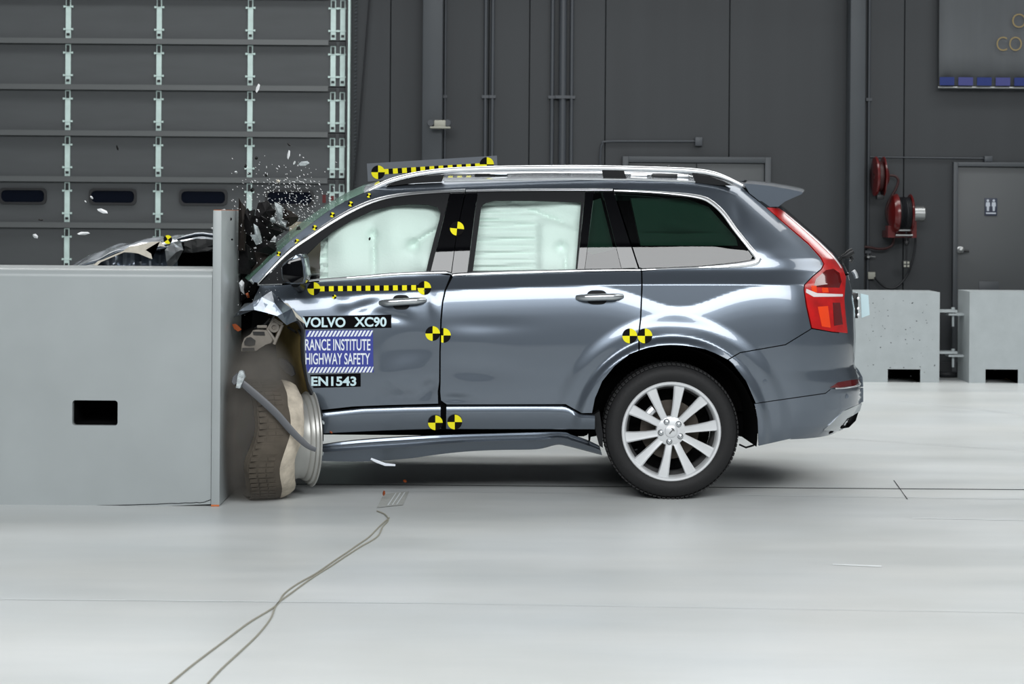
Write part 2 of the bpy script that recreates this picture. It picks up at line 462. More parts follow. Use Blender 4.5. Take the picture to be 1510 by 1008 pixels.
# ---- restroom door
e = empty('door_3', px(1470, 530, YP), 'grey steel door with restroom sign', kind='structure')
zt = px(1460, 239, YP - 0.06).z
x0 = px(1406, 300, YP - 0.06).x; x1 = x0 + 1.08
box('door_frame', (x0, YP - 0.06, 0), (x0 + 0.045, YP - 0.001, zt), M['column'], e, 0.004)
box('door_frame', (x1 - 0.045, YP - 0.06, 0), (x1, YP - 0.001, zt), M['column'], e, 0.004)
box('door_frame', (x0 + 0.045, YP - 0.06, zt - 0.045), (x1 - 0.045, YP - 0.001, zt), M['column'], e, 0.004)
leaf = box('door_leaf', (x0 + 0.05, YP - 0.03, 0.01), (x1 - 0.05, YP - 0.001, zt - 0.05), M['door_grey'], e, 0.003)
wbox('door_vent', 1443.5, 415, 1473, 436, YP - 0.036, 0.007, M['column'], leaf, 0.002)
kn = px(1415.5, 368, YP - 0.03)
lathe('door_knob', [(0, 0.034), (0.006, 0.034), (0.01, 0.014), (0.035, 0.014), (0.045, 0.03), (0.065, 0.032), (0.075, 0.018), (0.077, 0.0)], kn, (0, -1, 0), M['steel'], leaf, 20)
tube('key_lever', [kn + Vector((0.02, -0.06, -0.01)), kn + Vector((0.05, -0.065, -0.012)), kn + Vector((0.075, -0.06, -0.014))], 0.012, M['black'], leaf, 8)
sg = wbox('restroom_sign', 1452, 292, 1470.5, 318, YP - 0.038, 0.008, M['sign_dark'], e, 0.002)
for uc in (1456.8, 1465.5):
    bm = bmesh.new()
    ys = YP - 0.039
    hd = px(uc, 295.6, ys)
    bm_prism(bm, [hd + Vector((math.cos(a) * 0.013, 0, math.sin(a) * 0.013)) for a in [i * math.pi / 5 for i in range(10)]],
             [hd + Vector((math.cos(a) * 0.013, 0.003, math.sin(a) * 0.013)) for a in [i * math.pi / 5 for i in range(10)]])
    body = [(uc - 2.6, 298), (uc + 2.6, 298), (uc + 3.2, 304), (uc + 1.8, 304), (uc + 1.5, 311), (uc - 1.5, 311), (uc - 1.8, 304), (uc - 3.2, 304)]
    P = [px(u, v, ys) for u, v in body]
    bm_prism(bm, P, [p + Vector((0, 0.003, 0)) for p in P])
    from_bm('figure_mark', bm, M['sign_white'], sg)
wbox('sign_strip', 1454, 313.2, 1468.5, 315.2, YP - 0.039, 0.003, M['sign_white'], sg)

# ---- roll-up garage door
GY = YW - 0.09
xr_, xl_ = px(512, 200, GY).x, X0 + 0.6
gd = empty('door_1', ((xl_ + xr_) / 2, GY, 0), 'grey sectional garage door with galvanised hinge strips', kind='structure')
zj = [px(250, v, GY).z for v in (330, 262, 194.5, 126, 59)]
pitch = (zj[4] - zj[0]) / 4
zj = sorted([zj[0] + pitch * k for k in range(-3, 12)])
zj = [z for z in zj if 0.1 < z < 6.2]
zr = [0.02] + zj + [zj[-1] + pitch]
scol = [px(u, 200, GY).x for u in (504.5, 490.5, 368.5, 234, 100)]
dxs = px(234, 200, GY).x - px(100, 200, GY).x
scol += [scol[-1] - dxs * k for k in range(1, 4)]
win_lo, win_hi = px(250, 302.5, GY).z, px(250, 278.5, GY).z
first_strip = None
for r, (za, zb) in enumerate(zip(zr[:-1], zr[1:])):
    bm = bmesh.new(); bm_box(bm, (xl_, GY, za + 0.004), (xr_, YW - 0.002, zb - 0.004))
    sec = from_bm('door_section', bm, M['gdoor'], gd)
    for x in scol:
        o = bmesh.new(); h0, h1 = za + 0.012, zb - 0.046
        w = 0.026
        bm_box(o, (x - w, GY - 0.014, h0), (x + w, GY - 0.001, h1))
        for zz in (h0 + (h1 - h0) * 0.22, h0 + (h1 - h0) * 0.78):
            bm_box(o, (x - 0.042, GY - 0.018, zz - 0.006), (x + 0.042, GY - 0.0145, zz + 0.006))
            for sx in (-1, 1):
                bm_box(o, (x + sx * 0.042 - 0.007, GY - 0.02, zz - 0.010), (x + sx * 0.042 + 0.007, GY - 0.001, zz + 0.010))
        st = from_bm('hinge_strip', o, M['galv'], sec)
        bm = bmesh.new()
        bm_box(bm, (x - 0.03, GY - 0.035, zb - 0.048), (x + 0.03, GY - 0.001, zb - 0.012))
        bm_box(bm, (x - 0.016, GY - 0.022, h1 - 0.085), (x + 0.016, GY - 0.0145, h1 - 0.015))
        bm_box(bm, (x - 0.016, GY - 0.022, h0 + 0.025), (x + 0.016, GY - 0.0145, h0 + 0.05))
        from_bm('hinge', bm, M['galv_dark'], sec)
    if za < win_lo < zb:
        for (u0, u1) in ((-136, -66), (-1, 69), (131.5, 201.5), (264.5, 335.5), (391.5, 463)):
            wx0, wx1 = px(u0, 290, GY).x, px(u1, 290, GY).x
            def ring(i):
                rr = 0.045; a0, a1, b0, b1 = wx0 + i, wx1 - i, win_lo + i, win_hi - i
                out = []
                for cx, cz, st_ in ((a1 - rr, b1 - rr, 0), (a0 + rr, b1 - rr, 90), (a0 + rr, b0 + rr, 180), (a1 - rr, b0 + rr, 270)):
                    for k in range(5):
                        t = math.radians(st_ + k * 22.5); out.append((cx + rr * math.cos(t), cz + rr * math.sin(t)))
                return out
            A, B = ring(0), ring(0.022)
            n = len(A); bm = bmesh.new()
            vs = [[bm.verts.new((p[0], y, p[1])) for p in Q] for Q, y in ((A, GY - 0.001), (A, GY - 0.02), (B, GY - 0.02), (B, GY - 0.003))]
            for q in range(3):
                for k in range(n):
                    bm.faces.new((vs[q][k], vs[q][(k+1) % n], vs[q+1][(k+1) % n], vs[q+1][k]))
            wf = from_bm('window_frame', bm, M['black'], sec, smooth=False)
            bm = bmesh.new(); bm_prism(bm, [(p[0], GY - 0.006, p[1]) for p in B], [(p[0], GY - 0.002, p[1]) for p in B])
            from_bm('pane', bm, M['pane_dark'], sec)
        wbox('red_mark', 487.5, 288.5, 492.5, 296, GY - 0.017, 0.004, M['red_paint'], sec)
        wbox('red_mark', 475.5, 287, 480.5, 299, GY - 0.004, 0.0035, M['red_paint'], sec)
for z in zj:
    bm = bmesh.new()
    xe = px(484, 200, GY).x
    bm_box(bm, (xl_, GY - 0.05, z - 0.012), (xe, GY - 0.0005, z + 0.008))
    bm_box(bm, (xl_, GY - 0.052, z - 0.045), (xe, GY - 0.036, z - 0.010))
    from_bm('stiffener_rib', bm, M['rib'], gd)
xt = px(512.5, 200, GY - 0.05).x
box('track', (xt, GY - 0.07, 0), (xt + 0.02, YW - 0.055, ZC - 0.1), M['galv'], gd)
box('track_seal', (xt - 0.022, GY - 0.06, 0), (xt - 0.001, GY - 0.002, ZC - 0.1), M['black'], gd)

# hoist chain and slanting cable beside the door
e = empty('hoist_chain', px(524, 380, YP - 0.05), 'fine steel hoist chain hanging beside the garage door', 'chain')
bm = bmesh.new()
xc_, yc_ = px(524, 150, YP - 0.05).x, YP - 0.05
z = 0.9; k = 0
while z < 4.4:
    V, Fc = tube_mesh([(xc_ - 0.010, yc_, z), (xc_ + 0.010, yc_, z + 0.014)], 0.009 if k % 2 else 0.006, 5)
    vs = [bm.verts.new(v) for v in V]
    for f in Fc: bm.faces.new([vs[i] for i in f])
    z += 0.036; k += 1
tag(from_bm('chain_links', bm, M['conduit'], e), kind='stuff')
e = empty('slanting_cable', px(522, 300, YP - 0.1), 'black cable slanting down the wall beside the garage door', 'cable')
tube('cable_run', [px(u, v, YP - 0.1) for u, v in ((548, -60), (545, 0), (536, 110), (529, 200), (522, 270), (517, 330), (512, 420))], 0.010, M['black_hose'], e, 8)

# ---- banner
e = empty('hanging_banner', px(1450, 128, YP - 0.1), 'pale grey banner with gold letters and a row of blue squares', 'banner')
YB = YP - 0.10
xL, zB = px(1385, 70, YB).x, px(1450, 127, YB).z
nx = 40; V = []; Fc = []
for i in range(nx + 1):
    x = xL + 2.9 * i / nx
    for j in range(9):
        z = zB + 2.6 * j / 8
        V.append((x, YB + 0.012 * math.sin(i * 0.8 + j * 0.3) + 0.006 * math.sin(i * 1.9), z))
for i in range(nx):
    for j in range(8):
        a = i * 9 + j; Fc.append((a, a + 9, a + 10, a + 1))
ob = mk('banner_cloth', V, Fc, M['banner'], e, True)
md = ob.modifiers.new('thick', 'SOLIDIFY'); md.thickness = 0.006
zh = px(1450, 128.5, YB).z
tube('bottom_rod', [(xL - 0.01, YB, zh - 0.004), (xL + 1.4, YB, zh - 0.004), (xL + 2.9, YB, zh - 0.004)], 0.011, M['steel'], e, 8)
sw = px(1407.5, 120, YB - 0.03).x - px(1386, 120, YB - 0.03).x
st_ = px(1413.5, 120, YB - 0.03).x - px(1386, 120, YB - 0.03).x
za, zb = px(1450, 126, YB - 0.03).z, px(1450, 114, YB - 0.03).z
for k in range(14):
    x = px(1386, 120, YB - 0.03).x + st_ * k
    if x + sw > xL + 2.88: break
    box('blue_square', (x, YB - 0.024, za), (x + sw, YB - 0.020, zb), M['navy'] if k % 2 == 0 else M['indigo'], e)

def text_mesh(s, offset=0.0):
    c = bpy.data.curves.new('lettering', 'FONT'); c.body = s; c.offset = offset; c.resolution_u = 4
    o = bpy.data.objects.new('lettering', c); COL.objects.link(o)
    dg = bpy.context.evaluated_depsgraph_get()
    me = bpy.data.meshes.new_from_object(o.evaluated_get(dg))
    V = np.array([v.co[:2] for v in me.vertices]); Fc = [tuple(p.vertices) for p in me.polygons]
    bpy.data.objects.remove(o); bpy.data.curves.remove(c); bpy.data.meshes.remove(me)
    lo, hi = V.min(0), V.max(0)
    return (V - lo) / (hi - lo), Fc
for s, (u0, v0, u1, v1) in (('O', (1492.5, 20, 1513, 41)), ('CO', (1469.5, 54, 1507, 75))):
    V, Fc = text_mesh(s, -0.012)
    P = [px(u0 + p[0] * (u1 - u0), v1 + p[1] * (v0 - v1), YB - 0.026) for p in V]
    mk('gold_letters', P, Fc, M['gold'], e)

# ---- hose reels
def U(u): return u
e = empty('hose_reel', px(1300, 285, YP), 'small upper red hose reel seen edge-on near the box column', 'hose reel')
c = px(1297, 260, YP - 0.22)
R_ = 0.195
lathe('reel_disc', [(-0.055, 0.03), (-0.055, R_), (-0.04, R_ + 0.006), (-0.03, R_), (-0.03, 0.05)], c, (1, 0, 0), M['red_paint'], e, 36)
lathe('reel_disc', [(0.03, 0.05), (0.03, R_), (0.04, R_ + 0.006), (0.06, R_ * 0.55), (0.085, R_ * 0.4), (0.09, 0.0)], c, (1, 0, 0), M['red_paint'], e, 36)
lathe('hose_coil', [(-0.03, 0.12), (-0.02, 0.15), (0.0, 0.155), (0.02, 0.15), (0.03, 0.12)], c, (1, 0, 0), M['red_hose'], e, 28)
box('wall_bracket', (c.x - 0.05, c.y + 0.05, c.z - 0.08), (c.x + 0.05, YP - 0.001, c.z + 0.08), M['red_paint'], e, 0.006)
box('hose_stop', (c.x - 0.035, c.y - 0.06, c.z - R_ - 0.035), (c.x + 0.035, c.y + 0.02, c.z - R_ + 0.01), M['black'], e, 0.006)
e2 = empty('hose_reel', px(1333, 345, YP), 'large lower red hose reel with black hose and steel motor', 'hose reel')
c = px(1331, 315, YP - 0.27)
R_ = 0.20
lathe('reel_disc', [(-0.145, 0.0), (-0.14, 0.08), (-0.11, R_ * 0.9), (-0.08, R_), (-0.06, R_), (-0.05, R_ * 0.9), (-0.05, 0.05)], c, (1, 0, 0), M['red_paint'], e2, 40)
lathe('reel_disc', [(0.065, 0.05), (0.065, R_ * 0.95), (0.075, R_), (0.085, R_ * 0.95), (0.095, 0.05), (0.097, 0.0)], c, (1, 0, 0), M['red_paint'], e2, 40)
prof = []
for k in range(24):
    prof.append((-0.05 + 0.115 * k / 23, 0.155 + 0.014 * abs(math.sin(k * math.pi / 2.9))))
lathe('hose_coil', prof, c, (1, 0, 0), M['black_hose'], e2, 32)
lathe('motor', [(0.1, 0.0), (0.1, 0.07), (0.11, 0.08), (0.21, 0.08), (0.222, 0.07), (0.222, 0.0)], c, (1, 0, 0), M['steel'], e2, 32)
bm = bmesh.new()
bm_box(bm, (c.x - 0.15, c.y - 0.03, c.z - 0.24), (c.x - 0.08, c.y + 0.10, c.z - 0.12))
bm_box(bm, (c.x + 0.085, c.y - 0.03, c.z - 0.24), (c.x + 0.135, c.y + 0.10, c.z + 0.02))
bm_box(bm, (c.x - 0.15, c.y + 0.08, c.z - 0.24), (c.x + 0.135, YP - 0.001, c.z - 0.17))
from_bm('stand_frame', bm, M['red_paint'], e2)
for zz in (-0.165, -0.215):
    tube('guide_roller', [(c.x - 0.08, c.y - 0.05, c.z + zz), (c.x + 0.0, c.y - 0.05, c.z + zz), (c.x + 0.09, c.y - 0.05, c.z + zz)], 0.013, M['steel'], e2, 10)
def wallhose(name, pts, r, m, lab, cat, Y=YP - 0.1):
    P = [px(u, v, Y) for u, v in spline(pts, 6)]
    o = tube(name, P, r, m, None, 8, base=P[-1]); tag(o, lab, cat); return o
def z48(p): return (1270 + p[0] / 4.8, 220 + p[1] / 4.8)
wallhose('red_hose', [z48(p) for p in ((200, 185), (240, 190), (262, 225), (240, 290), (200, 360), (178, 430), (190, 510), (228, 570), (232, 630), (215, 680), (170, 702), (110, 704), (70, 695), (20, 690))], 0.013, M['red_hose'], 'dark red supply hose looping between the two red hose reels', 'hose')
wallhose('black_cable', [z48(p) for p in ((385, 600), (382, 680), (365, 780), (330, 880), (280, 950), (230, 982), (170, 975), (125, 940), (95, 905))], 0.011, M['black_hose'], 'black cable sagging from lower hose reel to ivory outlet box', 'cable')
e = empty('pendant_outlet', px(1337, 395, YP - 0.15), 'four-way outlet box hanging on a cord below the lower hose reel', 'outlet')
tube('cord', [px(u, v, YP - 0.3) for u, v in ((1336.6, 340), (1336.6, 358), (1336.5, 384))], 0.009, M['black_hose'], e, 8)
lathe('cord_stop', [(-0.03, 0.012), (-0.012, 0.026), (0.012, 0.026), (0.03, 0.012)], px(1336.6, 358, YP - 0.3), (0, 0, 1), M['black'], e, 12, True)
wbox('outlet_body', 1331.5, 384, 1342, 395, YP - 0.33, 0.06, M['black'], e, 0.006)
for du in (0, 5.0):
    for dv in (0, 5.0):
        wbox('outlet_face', 1333 + du, 385.3 + dv, 1336 + du, 388.6 + dv, YP - 0.334, 0.006, M['ivory'], e)
tag(wbox('wall_outlet', 1280, 401, 1291, 411.5, YP - 0.06, 0.055, M['ivory'], None, 0.006), 'ivory outlet box low on the wall where the black cable ends', 'outlet')
e = empty('wall_tap', px(1279, 378, YP), 'small brass tap on the wall below the hose reels', 'tap')
pt = px(1279, 378.5, YP - 0.05)
lathe('tap_body', [(-0.05, 0.012), (-0.03, 0.02), (0, 0.022), (0.02, 0.014), (0.05, 0.012)], pt, (0, 1, 0), M['steel'], e, 14, True)
tube('tap_lever', [pt, pt + Vector((0.04, -0.03, 0.004)), pt + Vector((0.075, -0.03, 0.0))], 0.008, M['steel'], e, 8)

# ---- white concrete blocks
def block(u0, u1, vt, vb, notch, lab, rot=0.0, depth=0.45, extra=None):
    a, b = unroll((u0 + u1) / 2, vb)
    Yb = CH * F / b
    x0, x1 = px(u0, vb, Yb).x, px(u1, vb, Yb).x
    zt = px((u0 + u1) / 2, vt, Yb).z
    nh = px(u0, notch[0][2], Yb).z
    e = empty('concrete_block', ((x0 + x1) / 2, Yb, 0), lab, 'block', 'white concrete blocks before the back wall')
    xs = [x0]
    poly = [(x0, 0)]
    for (n0, n1, nv) in notch:
        xa, xb = px(n0, vb, Yb).x, px(n1, vb, Yb).x
        poly += [(xa, 0), (xa, nh), (xb, nh), (xb, 0)]
    poly += [(x1, 0), (x1, zt), (x0, zt)]
    bm = bmesh.new()
    P = [Vector((x, Yb, z)) for x, z in poly]
    bm_prism(bm, P, [p + Vector((0, depth, 0)) for p in P])
    bmesh.ops.triangulate(bm, faces=[f for f in bm.faces if len(f.verts) > 4])
    from_bm('block_body', bm, M['concrete'], e)
    for (n0, n1, nv) in notch:
        xb = px(n1, vb, Yb).x
        box('notch_lining', (xb - 0.006, Yb + 0.01, 0.002), (xb - 0.001, Yb + depth - 0.02, nh - 0.004), M['wood'], e)
    e.rotation_euler.z = rot
    return e, Yb, x0, x1
bl, Yb, bx0, bx1 = block(1180, 1385, 430, 563, [(1208, 1256, 543), (1309, 1357, 543)], 'white block right behind the car\'s tail with one notch showing')
def chips(e, u0, u1, v0, v1, n, Y):
    bm = bmesh.new()
    for _ in range(n):
        p = px(random.uniform(u0, u1), random.uniform(v0, v1), Y - 0.0015); r = random.uniform(0.002, 0.007)
        bm_prism(bm, [p + Vector((math.cos(t) * r, 0, math.sin(t) * r * 0.8)) for t in (0, 1.2, 2.5, 3.8, 5)],
                 [p + Vector((math.cos(t) * r, 0.002, math.sin(t) * r * 0.8)) for t in (0, 1.2, 2.5, 3.8, 5)])
    tag(from_bm('paint_chips', bm, M['soot'], e), kind='stuff')
chips(bl, 1275, 1380, 440, 555, 60, Yb)
br, Yb2, cx0, cx1 = block(1429, 1632, 430.5, 565, [(1453, 1501, 544), (1556, 1604, 544)], 'white block at the right edge of the photo before the restroom door')
# pin hinges joining the blocks
def hinge(v0, v1):
    Ym = Yb + 0.25
    bm = bmesh.new()
    def wb(u0, va, u1, vb, Y, d):
        x0, x1, z0, z1 = wrect(u0, va, u1, vb, Y); bm_box(bm, (x0, Y, z0), (x1, Y + d, z1))
    e = empty('hinge_pin', px(1405, v1, Ym), 'white pin hinge between the two white blocks, %s one' % ('upper' if v0 < 480 else 'lower'), 'hinge', 'pin hinges between the white blocks')
    x0, x1, z0, z1 = wrect(1385.5, v0 + 4, 1412, v0 + 7.5, Ym - 0.06); bm_box(bm, (bx1 + 0.0005, Ym - 0.06, z0), (x1, Ym + 0.1, z1))
    from_bm('hinge_plate', bm, M['concrete'], e); bm = bmesh.new()
    x0, x1, z0, z1 = wrect(1399, v0 + 9, 1419, v0 + 12, Ym - 0.06); bm_box(bm, (x0, Ym - 0.06, z0), (cx0 - 0.0005, Ym + 0.1, z1))
    from_bm('hinge_plate', bm, M['concrete'], e)
    pc = px(1405.5, v0, Ym)
    L = pc.z - px(1405.5, v1, Ym).z
    lathe('pin', [(0, 0.0), (0, 0.018), (-0.022, 0.018), (-0.022, 0.012), (-L, 0.012), (-L, 0.0)], pc, (0, 0, 1), M['concrete'], e, 14)
hinge(453, 481); hinge(514, 541)
e = tag(tube('floor_hose', [floor_pt(u, v, 0.035) for u, v in spline([(1300, 552), (1330, 551), (1372, 551), (1400, 552), (1440, 551), (1490, 553), (1530, 552)], 5)], 0.03, M['black_hose'], None, 8), 'thick black hose lying on the floor behind the white blocks', 'hose')

# ---- floor joints and marks (children of the floor)
def floor_strip(name, pts, w, m, z=0.0015):
    V, Fc = [], []
    C = [floor_pt(u, v) for u, v in pts]
    for i, p in enumerate(C):
        t = (C[min(i+1, len(C)-1)] - C[max(i-1, 0)]).normalized(); n_ = Vector((-t.y, t.x, 0))
        ww = w * (0.8 + 0.4 * random.random())
        V += [p + n_ * ww / 2 + Vector((0, 0, z)), p - n_ * ww / 2 + Vector((0, 0, z))]
    for i in range(len(C) - 1):
        Fc.append((2*i, 2*i+1, 2*i+3, 2*i+2))
    return mk(name, V, Fc, m, floor)
def run(u0, v0, u1, v1, n=30):
    return [(u0 + (u1 - u0) * i / n, v0 + (v1 - v0) * i / n) for i in range(n + 1)]
floor_strip('floor_joint', run(-1000, 703, 3000, 733), 0.022, M['seam'])
floor_strip('floor_joint', run(1318, 708, 1338, 736, 8), 0.006, M['seam'])
floor_strip('floor_line', run(470, 722, 2400, 747.5), 0.010, M['white_line'])
floor_strip('floor_line', run(1345, 764, 2600, 786), 0.014, M['white_line'])
floor_strip('floor_line', run(-700, 877, 620, 889), 0.010, M['white_line'])
floor_strip('floor_line', run(620, 889, 2300, 916), 0.005, M['white_line'])
floor_strip('floor_line', run(1228, 832, 1300, 835, 6), 0.03, M['white_line'])
floor_strip('floor_line', run(1150, 640, 1560, 668), 0.012, M['white_line'])
floor_strip('floor_line', run(1330, 590, 1560, 618), 0.012, M['white_line'])
# the taped sensor patch where the cords end
q = [(566, 728), (603, 724), (594, 744), (556, 748)]
mk('tape_patch', [floor_pt(u, v, 0.003) for u, v in q], [(0, 1, 2, 3)], M['tape'], floor)
for k in range(3):
    a = (584 + k * 6.5, 727.5 - k * 0.6); b = (572 + k * 6.5, 745.5 - k * 0.6)
    floor_strip('tape_bar', [a, ((a[0]+b[0])/2, (a[1]+b[1])/2), b], 0.007, M['white_line'], 0.004)

# ================================================================== crash barrier
BY = 9.70
bar = empty('crash_barrier', px(320, 756, BY), 'big grey steel crash barrier with slot and upright face plate', 'barrier')
def rr_poly(x0, x1, z0, z1, r, n=4):
    out = []
    for cx, cz, st_ in ((x1 - r, z1 - r, 0), (x0 + r, z1 - r, 90), (x0 + r, z0 + r, 180), (x1 - r, z0 + r, 270)):
        for k in range(n + 1):
            t = math.radians(st_ + k * 90 / n); out.append((cx + r * math.cos(t), cz + r * math.sin(t)))
    return out
bm = bmesh.new()
xa, xb = px(-420, 560, BY).x, px(312, 560, BY).x
zt = px(200, 397, BY).z
zb0, zb1 = px(0, 752, BY).z - 0.012, px(312, 743, BY).z
zbl = zb0 - (zb1 - zb0) * 1.3
P = [Vector((xa, BY, zbl)), Vector((xb, BY, zb1)), Vector((xb, BY, zt)), Vector((xa, BY, zt))]
bm_prism(bm, P, [p + Vector((0, 0.68, 0)) for p in P])
bmesh.ops.bevel(bm, geom=[e_ for e_ in bm.edges if abs(e_.verts[0].co.z - zt) < 1e-4 and abs(e_.verts[1].co.z - zt) < 1e-4 and abs(e_.verts[0].co.y - e_.verts[1].co.y) < 1e-4],
                offset=0.045, segments=6, profile=0.5, affect='EDGES')
body = from_bm('barrier_body', bm, M['barrier'], bar, smooth=True)
# the slot is cut right into the body
sx0, sx1, sz0, sz1 = wrect(106.5, 590, 173.5, 627, BY)
bm = bmesh.new()
S = rr_poly(sx0, sx1, sz0, sz1, 0.016)
bm_prism(bm, [Vector((x, BY - 0.1, z)) for x, z in S], [Vector((x, BY + 0.3, z)) for x, z in S])
cut = from_bm('cutter', bm, M['barrier'], bar)
md = body.modifiers.new('slot', 'BOOLEAN'); md.operation = 'DIFFERENCE'; md.object = cut; md.solver = 'EXACT'
dg = bpy.context.evaluated_depsgraph_get(); dg.update()
nm = bpy.data.meshes.new_from_object(body.evaluated_get(dg))
body.modifiers.clear(); body.data = nm; nm.name = 'barrier_body'
bpy.data.objects.remove(cut)
# rim lip and dark inside of the slot
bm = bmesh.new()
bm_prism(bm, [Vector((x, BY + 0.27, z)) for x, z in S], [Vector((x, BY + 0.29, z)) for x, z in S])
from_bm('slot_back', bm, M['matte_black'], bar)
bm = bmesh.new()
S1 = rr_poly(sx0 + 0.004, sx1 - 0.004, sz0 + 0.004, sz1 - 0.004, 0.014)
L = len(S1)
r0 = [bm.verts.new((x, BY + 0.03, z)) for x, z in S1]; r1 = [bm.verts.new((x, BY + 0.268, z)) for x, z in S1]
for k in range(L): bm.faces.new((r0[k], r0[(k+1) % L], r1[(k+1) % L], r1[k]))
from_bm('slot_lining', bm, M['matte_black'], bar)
# upright face plate
px0, px1 = px(312, 560, BY - 0.012).x, px(325, 560, BY - 0.012).x
PD = 0.74
zt2 = px(318, 310, BY - 0.012).z; zb2 = 0.004
plate = box('face_plate', (px0 + 0.001, BY - 0.012, zb2), (px1, BY - 0.012 + PD, zt2), M['barrier'], bar, 0.004, 2)
box('plate_edge_paint', (px0 + 0.004, BY - 0.008, zt2 + 0.0005), (px1 - 0.002, BY + PD - 0.03, zt2 + 0.003), M['barrier_edge'], bar)
box('plate_foot_paint', (px0 + 0.002, BY - 0.0135, 0.001), (px1 - 0.002, BY - 0.010, 0.010), M['barrier_edge'], bar)
box('barrier_gap_shade', (px0 - 0.9, BY + 0.12, 0.0), (px0, BY + 0.6, zb1 + 0.01), M['matte_black'], bar)  # black boxes stand for the shade in the gap under the body
box('barrier_gap_shade', (xa, BY + 0.06, 0.0), (px0 - 1.0, BY + 0.6, zbl + 0.03), M['matte_black'], bar)
# wavy weld line low on the body and dark scuffs on the plate
pts = spline([(0, 749.5), (60, 747.5), (140, 745.5), (220, 743.0), (280, 741), (300, 740), (311, 736)], 6)
tube('weld_line', [px(u, v + random.uniform(-.4, .4), BY - 0.001) for u, v in pts], 0.0022, M['soot'], bar, 6)

# ================================================================== car surface
YC = 10.96            # car centre plane
CARX = 0.2
car = empty('crashed_suv', (CARX, YC, 0), 'grey metallic SUV with crushed front corner against the barrier', 'car')

crease_px = [(400, 444), (440, 440), (499.6, 435.5), (579, 430), (655, 427), (809, 422.4), (946, 420.6), (1186, 419.5)]
_c = [px(u, v, 10.03) for u, v in crease_px]
CR = np.polyfit([p.x for p in _c], [p.z for p in _c], 2)
def zc(x): return np.polyval(CR, x)
_lo = [(-1.2, 0.16), (-0.95, 0.10), (-0.80, 0.055), (-0.62, 0.022), (-0.48, 0.006), (-0.40, 0.001), (-0.32, 0.0), (-0.24, 0.0025), (-0.17, 0.0075), (-0.125, 0.0125), (-0.09, 0.0178), (-0.06, 0.0235), (-0.03, 0.031), (0.0, 0.040)]
_up = [(0.0, 0.040), (0.04, 0.070), (0.075, 0.094), (0.095, 0.102), (0.15, 0.118), (0.25, 0.152), (0.35, 0.191), (0.43, 0.226), (0.50, 0.261), (0.55, 0.296), (0.60, 0.356), (0.64, 0.446), (0.68, 0.61)]
def dense(tab):
    P = spline(tab, 60); a = np.array(P); o = np.argsort(a[:, 0]); return a[o, 0], a[o, 1]
LOx, LOy = dense(_lo); UPx, UPy = dense(_up)
RW = px(990, 637, 10.03); RW.z = 0.376       # rear wheel centre
xr_pts = [px(u, v, 10.6) for u, v in ((1100, 258), (1128, 272), (1163, 303), (1190, 327), (1222, 356), (1248, 380), (1258, 400), (1263, 425), (1267, 455), (1268, 500), (1266, 535), (1272, 550), (1275, 570), (1273, 592), (1262, 615), (1240, 636), (1215, 655))]
XRz = np.array([p.z for p in xr_pts][::-1]); XRx = np.array([p.x for p in xr_pts][::-1])
def smooth(a, b, x):
    t = np.clip((x - a) / (b - a), 0, 1); return t * t * (3 - 2 * t)
DENTS = []
def dent(u, v, ru, rv, amp, rot=0.0):
    p = px(u, v, 10.0); DENTS.append((p.x, p.z, ru / 267., rv / 267., amp, rot))
# crumples of the front door and the foot of the rear door
dent(536, 452, 22, 7, 0.008, 0.3)
dent(505, 446, 12, 10, -0.006)
dent(575, 466, 26, 8, 0.007, -0.2)
dent(600, 452, 10, 16, -0.004, 0.5)
dent(610, 515, 40, 22, 0.010, 0.1)
dent(575, 555, 30, 16, -0.005, 0.4)
dent(632, 572, 16, 12, 0.014, 0.6)
dent(640, 450, 8, 22, -0.008, 0.2)
dent(596, 585, 40, 9, 0.006)
dent(700, 545, 55, 16, 0.011, -0.05)
dent(690, 500, 40, 20, -0.004)
dent(672, 588, 22, 6, 0.008)
dent(1098, 318, 9, 22, 0.007, 0.3)
dent(1120, 370, 30, 10, -0.004)
dent(720, 480, 60, 10, 0.003)
def side_Y(x, z, corner=True):
    h = z - zc(x)
    # the haunch: over the rear wheel the turn of the shoulder dips
    dip = 0.125 * np.exp(-((x - 0.936) / 0.28) ** 2)
    hl = h + dip
    low = np.where(hl <= 0, np.interp(hl, LOx, LOy), 0.040 + 0.10 * hl)
    d = np.where(h <= 0, low, np.interp(h, UPx, UPy) + 0.10 * dip)
    # front end draws in
    d = d + 0.05 * np.clip((-1.0 - x) / 0.5, 0, 3) ** 2
    # rear wheel arch flare
    r = np.hypot(x - RW.x, z - RW.z + 0.02)
    up = smooth(-0.02, 0.10, z - 0.18)
    fl = 0.030 * (1 - smooth(0.505, 0.56, r)) + 0.012 * (1 - smooth(0.60, 0.68, r))
    d = d - fl * up * (r > 0.30)
    for (cx, cz, rx, rz, amp, rot) in DENTS:
        c, s = math.cos(rot), math.sin(rot)
        a = (x - cx) * c + (z - cz) * s; b = -(x - cx) * s + (z - cz) * c
        d = d + amp * np.exp(-(a / rx) ** 2 - (b / rz) ** 2)
    Ys = 10.0 + d
    if corner:
        xr = np.interp(z, XRz, XRx); xcn = xr - 0.62
        t = np.clip((x - xcn) / 0.62, 0, 1)
        n = 2.6
        Yc_ = YC - (YC - Ys) * np.maximum(1 - t ** n, 0) ** (1 / n)
        Ys = np.where(x > xr, YC + 0.5, Yc_)
    return Ys
